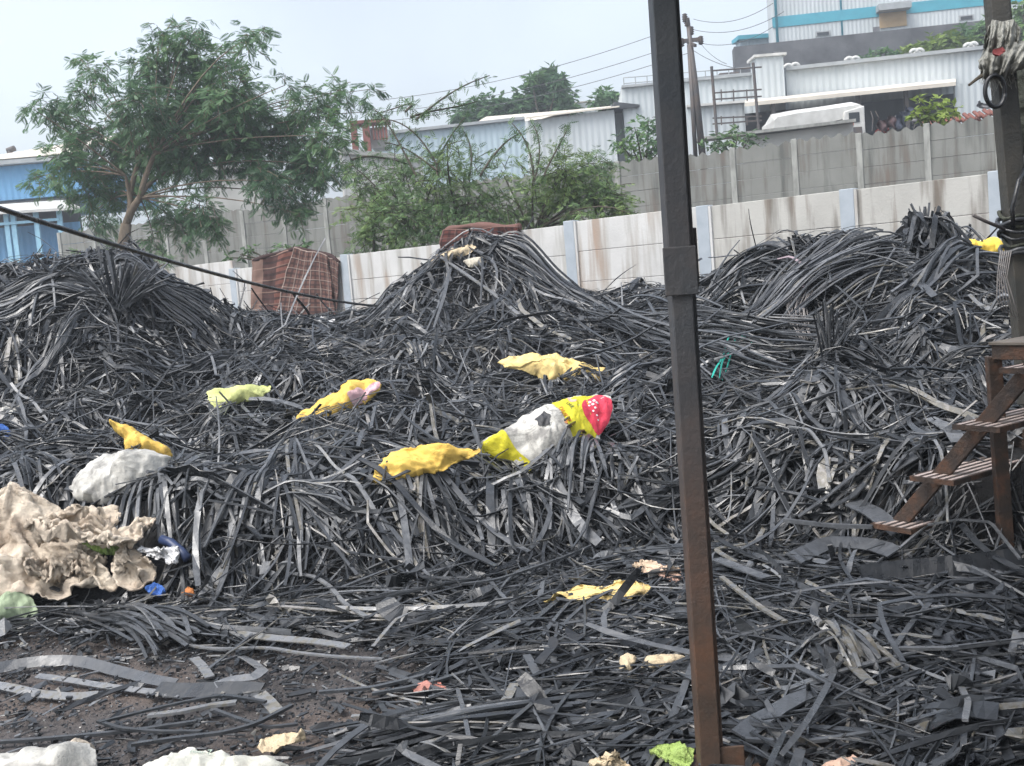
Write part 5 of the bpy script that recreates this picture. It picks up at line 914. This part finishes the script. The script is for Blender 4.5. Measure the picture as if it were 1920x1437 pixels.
S([(400,690),(330,670),(260,640),(170,632)],.018,.010,.70,'long strip lying across the left heap slope',off=.12)
S([(90,695),(150,700),(220,690),(290,680),(340,682)],.03,.010,.80,'grey green flat strip across the lower left heap',off=.12)
S([(270,560),(285,550,.06),(300,545,.14)],.03,.015,.40,'dark stub jutting from the right flank of the left heap',off=.13)
S([(830,510),(880,545),(930,580),(975,620)],.045,.012,.86,'pale broad strip running down the right face of the central heap',off=.15)
S([(880,490),(950,530),(1010,565),(1070,600)],.018,.012,.55,'long dark strip running down the right flank of the central heap',off=.15)
S([(1000,470),(1030,490),(1060,520),(1090,545)],.018,.012,.45,'strip along the right shoulder of the central heap',off=.12)
S([(985,448),(995,440,.06),(1003,434,.12)],.04,.02,.4,'dark stub pointing up from the central crest',off=.10,K=5)
# ------------------------------------------------------------------ bundles: many strips that move together
def bundle(label,a,c,n,width,hgt,fan=.2,kap=0.,w=(.014,.024),tone=.5,off=.10,arc=.08,tie=None,tiem=None,up=0.,jit=.13,name='strip_bundle',K=12):
    A=HP(*a);B=HP(*c); m=(A+B)/2; d=B-A; L=np.linalg.norm(d[:2]); th=math.atan2(d[1],d[0])
    st=rng.bit_generator.state; C,W=tuft(m[0],m[1],th,L,width,hgt,n,kap,fan,w,jit,K,off,arc=arc,ret=True,kink=.16 if jit>.1 else .05)
    if up: s=np.linspace(0,1,K)[None]; C[...,2]+=up*s**2*(.5+rng.random((n,1)))
    t=thing(name,label,'bundle',(m[0],m[1],float(H(m[0],m[1]))),'bundles of rubber strips in the heap'); tn=np.clip(tone+.16*rng.normal(size=n),0,.93)
    for k in range(n):
        b=MB(); ribbon_mesh(b,C[k:k+1],W[k:k+1],W[k:k+1]*.5,rng.normal(size=1)*.5,tn[k:k+1],rng.normal(size=1)*.5); mk('strip',b,RUB,t)
    if tie is not None:
        i=int(tie*(K-1)); q=C[:,i]; u=np.array([-math.sin(th),math.cos(th)]); l=(q[:,:2]-m[:2])@u; cz=q[:,2].mean(); ph=np.linspace(0,2*math.pi,22); o=q.mean(0); rw=np.percentile(np.abs(l-l.mean()),92)+.02; rz=(q[:,2].max()-q[:,2].min())/2+.02
        pts=np.stack([o[0]+u[0]*rw*np.cos(ph),o[1]+u[1]*rw*np.cos(ph),o[2]+rz*np.sin(ph)],1); b=MB(); b.tube(pts,.012,6,tone=.5); mk('tie',b,tiem or RUB,t,smooth=True)
    return C
GRT=mat('teal_twine',(.02,.30,.24),(.03,.40,.33),rough=.5); HANK=mat('pale_fibre',(.26,.24,.23),(.17,.16,.155),rough=.8); PKT=mat('mauve_tie',(.32,.25,.28),(.24,.19,.21),rough=.7)
bundle('large bowed bundle of thick strips leaning down the right heap, with a mauve tie',(1410,645),(1640,492),95,.40,.18,.10,-.35,(.012,.022),.66,.10,.05,jit=.05)
bundle('fanned bundle of grey strip ends with a bright teal twine, right of the steel post',(1130,610),(1480,720),75,.42,.16,.35,.25,(.014,.024),.52,.08,.08)
bundle('flattened dark bundle at the left foot of the right heap crest',(1330,590),(1480,520),50,.22,.12,.2,-.3,(.012,.022),.45,.06,.02)
bundle('short bundle of strip ends fanning beside the wrapped post',(1720,570),(1850,510),50,.28,.12,.5,.2,(.020,.034),.60,.08,.06)
def fanout(label,px,py,n,L,a0,a1,dep,w,tone,off=.04,bend=.25):
    B0=HP(px,py)+np.array([0,0,off]); t=thing('strip_bundle',label,'bundle',B0,'bundles of rubber strips in the heap'); s=np.linspace(0,1,8)[:,None]
    for k in range(n):
        a=math.radians(rng.uniform(a0,a1)); d=np.array([math.sin(a),rng.normal()*dep,math.cos(a)]); l=L*rng.uniform(.65,1.1); st=B0+rng.normal(size=3)*[.05,.05,.015]
        q=st+d*l*s+np.array([math.sin(a)*.5,0,-.25-.5*abs(math.sin(a))])*bend*l*s**2; ww=rng.uniform(*w); b=MB(); ribbon_mesh(b,q[None],np.array([ww]),np.array([ww*.28]),np.array([rng.normal()*.6]),np.array([np.clip(tone+.15*rng.normal(),0,.92)]),np.array([rng.normal()*.6])); mk('strip',b,RUB,t)
fanout('upright tuft of strip ends fanning out on the left heap',222,588,42,.58,-55,60,.35,(.022,.036),.66)
bundle('layered bundle of long strips sweeping across the left heap',(-10,600),(200,570),55,.26,.12,.15,.35,(.016,.026),.55,.08,.06)
bundle('bundle of strips pointing down the right flank of the left heap',(200,555),(390,605),60,.30,.12,.30,-.2,(.016,.026),.48,.08,.05)
fanout('dark spiky tuft topping the left heap near the left edge',95,545,40,.34,-70,65,.4,(.02,.036),.25)
bundle('long loose bundle flowing down the left flank of the central heap',(840,520),(690,590),60,.28,.12,.25,.3,(.018,.032),.58,.08,.05)
bundle('stiff bundle of straight strips down the right flank of the central heap',(960,480),(1120,590),55,.26,.12,.22,.05,(.018,.030),.50,.08,.05)
bundle('bundle of limp strips drooping beneath the printed sack',(1110,860),(1100,930),46,.22,.08,.5,.1,(.016,.026),.62,.08,.03)
bundle('bundle of pale strips hanging over the front bank, left part',(560,880),(540,1010),44,.28,.08,.45,.1,(.018,.03),.70,.08,.04)
bundle('bundle of strips hanging over the front bank below the white sack',(350,890),(330,985),40,.26,.08,.5,.2,(.018,.028),.64,.08,.03)
fanout('dark fan of fine spikes standing behind the teal twine',1555,680,34,.42,-12,45,.2,(.012,.020),.30)
bundle('curled bundle of grey strips in the hollow below the burlap heap',(215,1175),(350,1215),36,.14,.06,.2,-.3,(.014,.024),.50,.04,.04)
bundle('neat bundle of parallel strips on the ground left of the steel post foot',(700,1420),(1090,1345),46,.18,.05,.15,.1,(.016,.026),.50,.03,.01)
bundle('bundle of tan tinged strips bent sharply, right of the steel post',(1560,1225),(1610,1285),24,.09,.06,.3,.4,(.014,.022),.86,.05,.06)
def strand(label,name,cat,pts,m,w=.012,off=.13,n=2,sp=.02):
    q=np.array([HP(*a)+np.array([0,0,off]) for a in pts]); s=np.linspace(0,1,16); L_=np.concatenate([[0],np.cumsum(np.linalg.norm(np.diff(q,axis=0),axis=1))]); L_/=L_[-1]; c=np.stack([np.interp(s,L_,q[:,k]) for k in range(3)],1); b=MB()
    for k in range(n): d=c+np.array([sp*(k-(n-1)/2)*(1-.7*s[:,None]),0*s[:,None],.01*np.sin(s*7+k)[:,None]],dtype=object).T.reshape(16,3).astype(float) if False else c+np.stack([sp*(k-(n-1)/2)*(1-.7*s)+.025*np.sin(s*5+k*1.7)*s,.03*np.sin(k*2.3+3*s),.018*np.sin(s*7+k*2)],1); ribbon_mesh(b,d[None],np.array([w]),np.array([.003]),np.array([.5*k]),np.array([.5]),np.array([1.]))
    tag(mk(name,b,m),label,cat)
strand('bright teal twine strands tied over the fanned bundle right of the post','twine','twine',[(1385,664),(1370,695),(1358,722),(1348,750)],GRT,.013,.16,3,.06)
strand('wispy teal twine end trailing right from the tied strands','twine','twine',[(1388,668),(1410,676),(1428,695),(1440,715)],GRT,.005,.15,2,.04)
strand('mauve rubber band arching over the big bowed bundle','band','band',[(1460,528),(1485,526),(1505,540),(1518,560),(1515,585)],PKT,.035,.20,1)
strand('pale frayed fibre hank hanging below the mauve band','fibre_hank','fibre',[(1515,570),(1505,595),(1495,620),(1500,650),(1512,680)],HANK,.006,.19,26,.010)
# coiled roll of strips crowning the right heap
ctr=HP(1742,470)+np.array([0,0,.0]); t=thing('strip_coil','coiled roll of flat strips with a tuft of ends crowning the right heap','coil',ctr,'bundles of rubber strips in the heap')
for k in range(100):
    a=rng.uniform(0,6.28); r=rng.uniform(.16,.40); sq=np.linspace(0,1,12); hz_=rng.uniform(.10,.32); rr=r*(sq-.25*rng.random())
    pts=np.stack([ctr[0]+rr*np.cos(a+sq*rng.normal()*1.2),ctr[1]+.8*rr*np.sin(a+sq*rng.normal()*1.2),ctr[2]+.05+hz_*np.sin(math.pi*(sq*.85+.12))-.05*sq+.02*np.sin(sq*9+k)],1)+np.array([rng.normal()*.07,rng.normal()*.06,0])
    ww=rng.uniform(.018,.05); b=MB(); ribbon_mesh(b,pts[None],np.array([ww]),np.array([ww*.2]),np.array([.6*rng.normal()]),np.array([np.clip(.42+.2*rng.normal(),0,.92)]),np.array([1.2*rng.normal()])); mk('strip',b,RUB,t)
for k in range(22):
    a=rng.uniform(-.9,.9); s=np.linspace(0,1,6)[:,None]; pts=ctr+np.array([-.02+a*.1,rng.normal()*.04,.26])+s*np.array([a*.5,rng.normal()*.06,1.])*rng.uniform(.06,.17)
    b=MB(); ribbon_mesh(b,pts[None],np.array([rng.uniform(.016,.03)]),np.array([.006]),np.array([rng.normal()]),np.array([.35+.4*rng.random()]),np.array([0.])); mk('strip',b,RUB,t)
# ------------------------------------------------------------------ steel post in front
Ypo=3.5
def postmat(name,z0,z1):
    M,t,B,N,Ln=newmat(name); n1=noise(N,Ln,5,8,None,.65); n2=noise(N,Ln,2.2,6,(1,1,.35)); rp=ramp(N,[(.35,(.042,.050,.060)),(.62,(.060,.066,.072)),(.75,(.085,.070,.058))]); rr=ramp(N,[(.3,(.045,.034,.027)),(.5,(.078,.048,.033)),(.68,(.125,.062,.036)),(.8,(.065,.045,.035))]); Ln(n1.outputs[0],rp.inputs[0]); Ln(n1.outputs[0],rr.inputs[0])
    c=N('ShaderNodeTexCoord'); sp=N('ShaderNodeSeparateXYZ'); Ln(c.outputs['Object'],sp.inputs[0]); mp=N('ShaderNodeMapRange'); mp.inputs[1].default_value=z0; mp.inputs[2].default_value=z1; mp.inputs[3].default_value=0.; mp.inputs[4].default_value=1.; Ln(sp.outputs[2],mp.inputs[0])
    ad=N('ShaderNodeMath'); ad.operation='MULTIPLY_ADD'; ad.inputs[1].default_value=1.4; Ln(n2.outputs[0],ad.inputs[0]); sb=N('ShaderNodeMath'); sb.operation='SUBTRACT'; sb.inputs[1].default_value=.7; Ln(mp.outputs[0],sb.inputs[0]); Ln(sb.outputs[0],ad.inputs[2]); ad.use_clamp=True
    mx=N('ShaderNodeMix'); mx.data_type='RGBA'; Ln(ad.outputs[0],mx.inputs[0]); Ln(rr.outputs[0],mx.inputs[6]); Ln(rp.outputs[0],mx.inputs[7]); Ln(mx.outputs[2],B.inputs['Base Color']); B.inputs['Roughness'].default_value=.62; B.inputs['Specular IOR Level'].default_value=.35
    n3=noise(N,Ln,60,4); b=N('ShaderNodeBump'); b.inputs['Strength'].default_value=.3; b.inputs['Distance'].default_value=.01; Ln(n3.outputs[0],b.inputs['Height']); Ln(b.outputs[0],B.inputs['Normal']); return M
RUST_GLARE=postmat('rust_and_glare_post',.35,1.65); GLARE_STEEL=RUST_GLARE  # bluish upper tone is sky glare put into the colour; rust below
pt0=P(1249,0,Ypo);pt1=P(1337,1437,Ypo); ax=(pt0-pt1)/np.linalg.norm(pt0-pt1); at=lambda py: pt1+ax*np.linalg.norm(pt0-pt1)*(1437-py)/1437
foot=pt1-ax*(pt1[2]/ax[2]+.02); mid=at(475); topp=pt0+ax*.7; ux=np.cross([0,1,0.],ax); ux/=np.linalg.norm(ux)
CLEAR.append((foot[0],foot[1],.14,.14,foot,np.array([0,0,1.]))) if False else None
t=thing('steel_post','tall rust brown steel post with bolted splice plates, standing in the foreground','post',foot)
for nm,a,c,m_,w0 in (('lower_section',foot,mid,RUST_GLARE,.066),('upper_section',mid+ax*.001,topp,GLARE_STEEL,.072)):
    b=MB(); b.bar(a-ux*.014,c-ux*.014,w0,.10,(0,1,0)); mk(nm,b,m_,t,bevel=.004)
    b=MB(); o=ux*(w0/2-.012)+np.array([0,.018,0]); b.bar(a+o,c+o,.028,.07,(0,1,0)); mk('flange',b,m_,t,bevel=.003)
b=MB(); o=np.array([0,-.056,0])-ux*.012; b.bar(at(530)+o-ux*.004,at(442)+o-ux*.004,.104,.010,(0,1,0)); sp=mk('splice_plate',b,GLARE_STEEL,t,bevel=.003)
b=MB(); o=np.array([0,.062,0])+ux*.024; b.bar(at(516)+o,at(408)+o,.075,.012,(0,1,0)); mk('splice_plate',b,GLARE_STEEL,t,bevel=.003)
b=MB(); o=np.array([0,-.03,0]); b.bar(foot+o+ux*.035,at(1392)+o+ux*.035,.13,.012,(0,1,0)); mk('base_plate',b,RUST_GLARE,t,bevel=.003)
b=MB(); b.box((foot[0]-.12,foot[1]-.12,.0),(foot[0]+.16,foot[1]+.14,.016)); mk('foot_plate',b,RUST_GLARE,t,bevel=.003)
# ------------------------------------------------------------------ wrapped post at the right
Yr2=6.25; DPO=mat('dark_post_paint',(.040,.042,.040),(.065,.060,.050),rough=.6,scale=5,detail=7,bump=.3,bscale=40)
r0=P(1866,-20,Yr2);r1=P(1921,640,Yr2); axr=(r0-r1)/np.linalg.norm(r0-r1); rf=r1-axr*(r1[2]/axr[2]); rt=r0+axr*.5
t=thing('wrapped_post','dark steel post at the right edge, wrapped in netting near its top','post',rf); b=MB(); b.bar(rf,rt,.10,.10,(0,1,0)); mk('shaft',b,DPO,t,bevel=.004)
b=MB(); o=np.array([.062,.02,0]); b.bar(rf+o,rt+o,.022,.08,(0,1,0)); mk('flange',b,DPO,t,bevel=.003)
Yn=6.12
def netting(name,label,outline,anchor,m,seed,T,fdir,ff,nfray,**k):
    q=Pillow(outline,anchor,T=T,tilt=82,seed=seed,wr=.006,wf=14,folds=.05,fdir=fdir,ff=ff,n=140,rings=26,edge=.02,cr=.01,**k); b=q.mb; e=q.ext
    for j in range(nfray):
        i=rng.integers(len(e)); d=(e[i]-q.center); d=d/np.linalg.norm(d)*rng.uniform(.3,1)+np.array([0,-.2,-.6])+rng.normal(size=3)*.35; s=np.linspace(0,1,5)[:,None]; b.tube(e[i]+(q.center-e[i])*.08+d*s*rng.uniform(.02,.07)+np.array([0,0,-.02])*s*s,.0016,3,False)
    return tag(mk(name,b,m,smooth=True),label,'netting')
def gathered(name,label,top,bot,bul,nf,ph,nfr):
    nu,nv=64,30; u=np.linspace(0,1,nu); v=np.linspace(0,1,nv)[:,None]
    T_=np.stack([np.interp(u,np.linspace(0,1,len(top)),np.array(top,float)[:,k]) for k in (0,1)],1); B_=np.stack([np.interp(u,np.linspace(0,1,len(bot)),np.array(bot,float)[:,k]) for k in (0,1)],1)
    B_[:,1]+=2.2*np.sin(u*41+ph)+2*rng.normal(size=nu)*.6; b=MB()
    for sg,bb in ((-1,bul),(1,bul*.7)):
        G_=np.zeros((nv,nu,3)); U=u[None]+0*v; V_=v+0*U
        dep=bb*np.sin(math.pi*np.clip(U*.9+.05,0,1))**.6*(.35+.65*np.sin(math.pi*np.clip(V_,.02,.98))**.5)+.022*np.sin(U*nf+ph+2.2*V_+1.5*fbm(U*3,V_*2,ph))*(.35+V_)+.012*np.sin(U*nf*2.3+3*V_+ph*2)+.012*fbm(U*14,V_*5,ph)
        for i in range(nv):
            for j in range(nu):
                x,y=T_[j]*(1-v[i,0])+B_[j]*v[i,0]; G_[i,j]=P(x+1.2*math.sin(9*v[i,0]+j*.3),y,Yn+.05+sg*dep[i,j])
        clothgrid(b,G_,U,V_,np.array([0,1,0]),.003)
        for j in range(nfr):
            q=G_[-1,rng.integers(nu)]; s_2=np.linspace(0,1,5)[:,None]; b.tube(q+(np.array([0,-.2,-1.])+rng.normal(size=3)*.4)*s_2*rng.uniform(.015,.05),.0014,3,False)
    return tag(mk(name,b,GREYN,smooth=True),label,'netting')
gathered('netting_wrap','frayed grey netting knotted round the top of the right post',[(1852,50),(1862,37),(1880,41),(1900,36),(1914,52)],[(1843,88),(1856,103),(1875,110),(1895,101),(1916,90)],.10,26,.4,40)
gathered('netting_drape','grey sacking draped sideways from the right post below the knotted netting',[(1834,114),(1848,97),(1875,85),(1905,79),(1950,72),(1990,74)],[(1838,136),(1850,151),(1868,150),(1885,147),(1905,133),(1990,126)],.13,30,2.1,50)
netting('olive_net','dark olive net hanging at the right edge behind the wrapped post',[(1895,135),(1930,130),(1985,130),(1985,310),(1940,330),(1925,290),(1908,300),(1892,240)],P(1930,220,Yn+.35),OLIVE,53,.06,10,4,60)
pillow('red_rag','small red rag caught in the netting of the right post','rag',[(1862,92),(1880,88),(1886,96),(1874,104),(1862,100)],P(1874,96,Yn-.10),clothmat('dull_red',(.24,.05,.05),(.15,.04,.04)),T=.01,tilt=80,seed=54,clear=0)
b=MB(); ph=np.linspace(-.4,2*math.pi-.2,30); c=P(1864,172,Yn-.05); b.tube([c+np.array([.058*math.cos(a),-.02*math.sin(a*.5),.085*math.sin(a)]) for a in ph],.012,8); tag(mk('hose_loop',b,RUB,smooth=True),'black hose loop hanging on the right post below the grey sacking','hose')
b=MB(); b.tube([P(1817,160,Yn-.05),P(1832,148,Yn),P(1846,140,Yn)],[.007,.009,.012],6); tag(mk('twig',b,TWIG),'dark stick poking left from the hose loop on the right post','stick')
b=MB(); b.tube([P(1825,404,Yn),P(1850,416,Yn+.02),P(1884,430,Yn+.05)],.010,7); tag(mk('rod',b,STEELD,smooth=True),'thin dark rod jutting left from the rope lashing on the right post','rod')
t=thing('rope_lashing','dark rope lashing bound round the right post in front of the white wall','rope',P(1895,480,Yn))
for k in range(9):
    py=398+k*9; c=(at_:=r1+axr*np.linalg.norm(r0-r1)*(640-py)/660); ph=np.linspace(0,2*math.pi,20); rr=.075+.012*math.sin(k*1.9); b=MB(); b.tube([c+np.array([rr*math.cos(a)*1.05,rr*math.sin(a),.02*math.sin(a+k)+.012*math.sin(3*a+k)]) for a in ph],.011+.003*math.sin(k),6,False,tone=.3+.04*k); mk('coil',b,RUB if k%3 else OLIVE,t,smooth=True)
for k in range(6):
    b=MB(); x0=1876+k*4; b.tube([P(x0,470,Yn-.03),P(x0-6-k*.5,520,Yn-.05),P(x0-7+k*2,560,Yn-.04),P(x0+4+k*2,585+k*3,Yn-.04)],.003,5); mk('frayed_end',b,HANK,t,smooth=True)
b=MB(); b.tube([P(1925,310,Yn+.1),P(1910,340,Yn),P(1898,390,Yn-.02),P(1900,430,Yn)],.012,7); b2=b; tag(mk('cable',b2,RUB,smooth=True),'black cable curving down the right side of the wrapped post','cable')
# ------------------------------------------------------------------ steel stairs at the right
BRN=mat('brown_steel',(.050,.034,.027),rough=.75,scale=9,detail=8,bump=.4,bscale=60,stops=[(.3,(.030,.025,.023)),(.5,(.055,.037,.028)),(.62,(.10,.052,.032)),(.72,(.045,.034,.03))]); SLAT=mat('worn_tread_steel',(.46,.38,.35),(.30,.24,.21),rough=.55,scale=9,detail=6)
rd_=np.array([.56,-.83,0]); rd_/=np.linalg.norm(rd_); wd_=np.array([.83,.56,0]); wd_/=np.linalg.norm(wd_)
s0_=P(1668,1003,5.9); stp=rd_*.262+np.array([0,0,.288]); t=thing('steel_stairs','brown steel stairs with slatted treads and a landing at the right edge','stairs',(s0_[0],s0_[1],0))
up_=np.cross(wd_,stp/np.linalg.norm(stp))
b=MB(); b.bar(s0_-stp*.05,s0_+stp*4.6,.025,.082,up_); mk('stringer',b,BRN,t,bevel=.004)
b=MB(); o=wd_*.66; b.bar(s0_-stp*.05+o,s0_+stp*4.6+o,.03,.09,up_); mk('stringer',b,BRN,t,bevel=.004)
for k in range(4):
    c=s0_+stp*(k+.42)+np.array([0,0,-.045])
    b=MB(); 
    for e in (-.122,.122): b.bar(c+rd_*e-wd_*.13,c+rd_*e+wd_*.78,.010,.026)
    for e in (-.13,.78): b.bar(c+wd_*e-rd_*.128,c+wd_*e+rd_*.128,.010,.026)
    fr=mk('tread',b,BRN,t)
    for j in range(5):
        e=-.098+j*.049; b=MB(); b.bar(c+rd_*e-wd_*.122+[0,0,.010],c+rd_*e+wd_*.772+[0,0,.010],.024,.008); mk('slat',b,SLAT,fr)
lb=G(1889,1064); l1=P(1862,668,lb[1]); zt=l1[2]
b=MB(); b.bar(lb-[0,0,.03],l1,.07,.05,(0,1,0)); mk('leg',b,BRN,t,bevel=.004)
pa=P(1853,645,lb[1]-.02); DECK=mat('worn_deck',(.16,.14,.12),(.10,.085,.07),rough=.8,scale=7)
def slab(o,a,c,h,z): b=MB(); q=[o,o+a,o+a+c,o+c]; b.hexa([x+[0,0,z] for x in q]+[x+[0,0,z+h] for x in q]); return b
mk('landing',slab(pa,rd_*.75,wd_*.8,.016,-.008),DECK,t,bevel=.003)
mk('edge_beam',slab(pa+wd_*.01+rd_*.01,rd_*.72,wd_*.035,.07,-.081),BRN,t,bevel=.003); mk('edge_beam',slab(pa+wd_*.048+rd_*.01,wd_*.7,rd_*.035,.07,-.081),BRN,t,bevel=.003)
q=pa+rd_*.7+wd_*.74; b=MB(); b.box((q[0]-.03,q[1]-.03,-.02),(q[0]+.03,q[1]+.03,pa[2]-.01)); mk('leg',b,BRN,t,bevel=.004)
# ------------------------------------------------------------------ unseen roof added over the viewer's side to shade the post, and the air
TIN=sheetmat('roof_tin',(.30,.31,.32),(.22,.17,.14),.2)
b=MB(); xs_=np.arange(.15,7.2,.05); v=[]; 
for x in xs_:
    for y,z in ((-6,3.15),(4.35,3.42)): v.append((x,y,z+.018*math.sin(x*2*math.pi/.2)))
n=len(xs_); b.add(v,[[2*i,2*i+2,2*i+3,2*i+1] for i in range(n-1)]); v2=np.array(v)+[0,0,.006]; b.add(v2,[[2*i+1,2*i+3,2*i+2,2*i] for i in range(n-1)])
tag(mk('added_shade_roof',b,TIN),'unseen corrugated tin roof added overhead to shade the steel post','roof')
b=MB(); b.box((-460,-60,-2.),(460,960,45.)); M=bpy.data.materials.new('air'); M.use_nodes=True; t_=M.node_tree; t_.nodes.clear(); o_=t_.nodes.new('ShaderNodeOutputMaterial'); v_=t_.nodes.new('ShaderNodeVolumePrincipled'); v_.inputs['Color'].default_value=(.86,.93,1,1); v_.inputs['Density'].default_value=.0029; v_.inputs['Anisotropy'].default_value=.3; t_.links.new(v_.outputs[0],o_.inputs['Volume'])
mk('haze',b,M,kind='stuff')
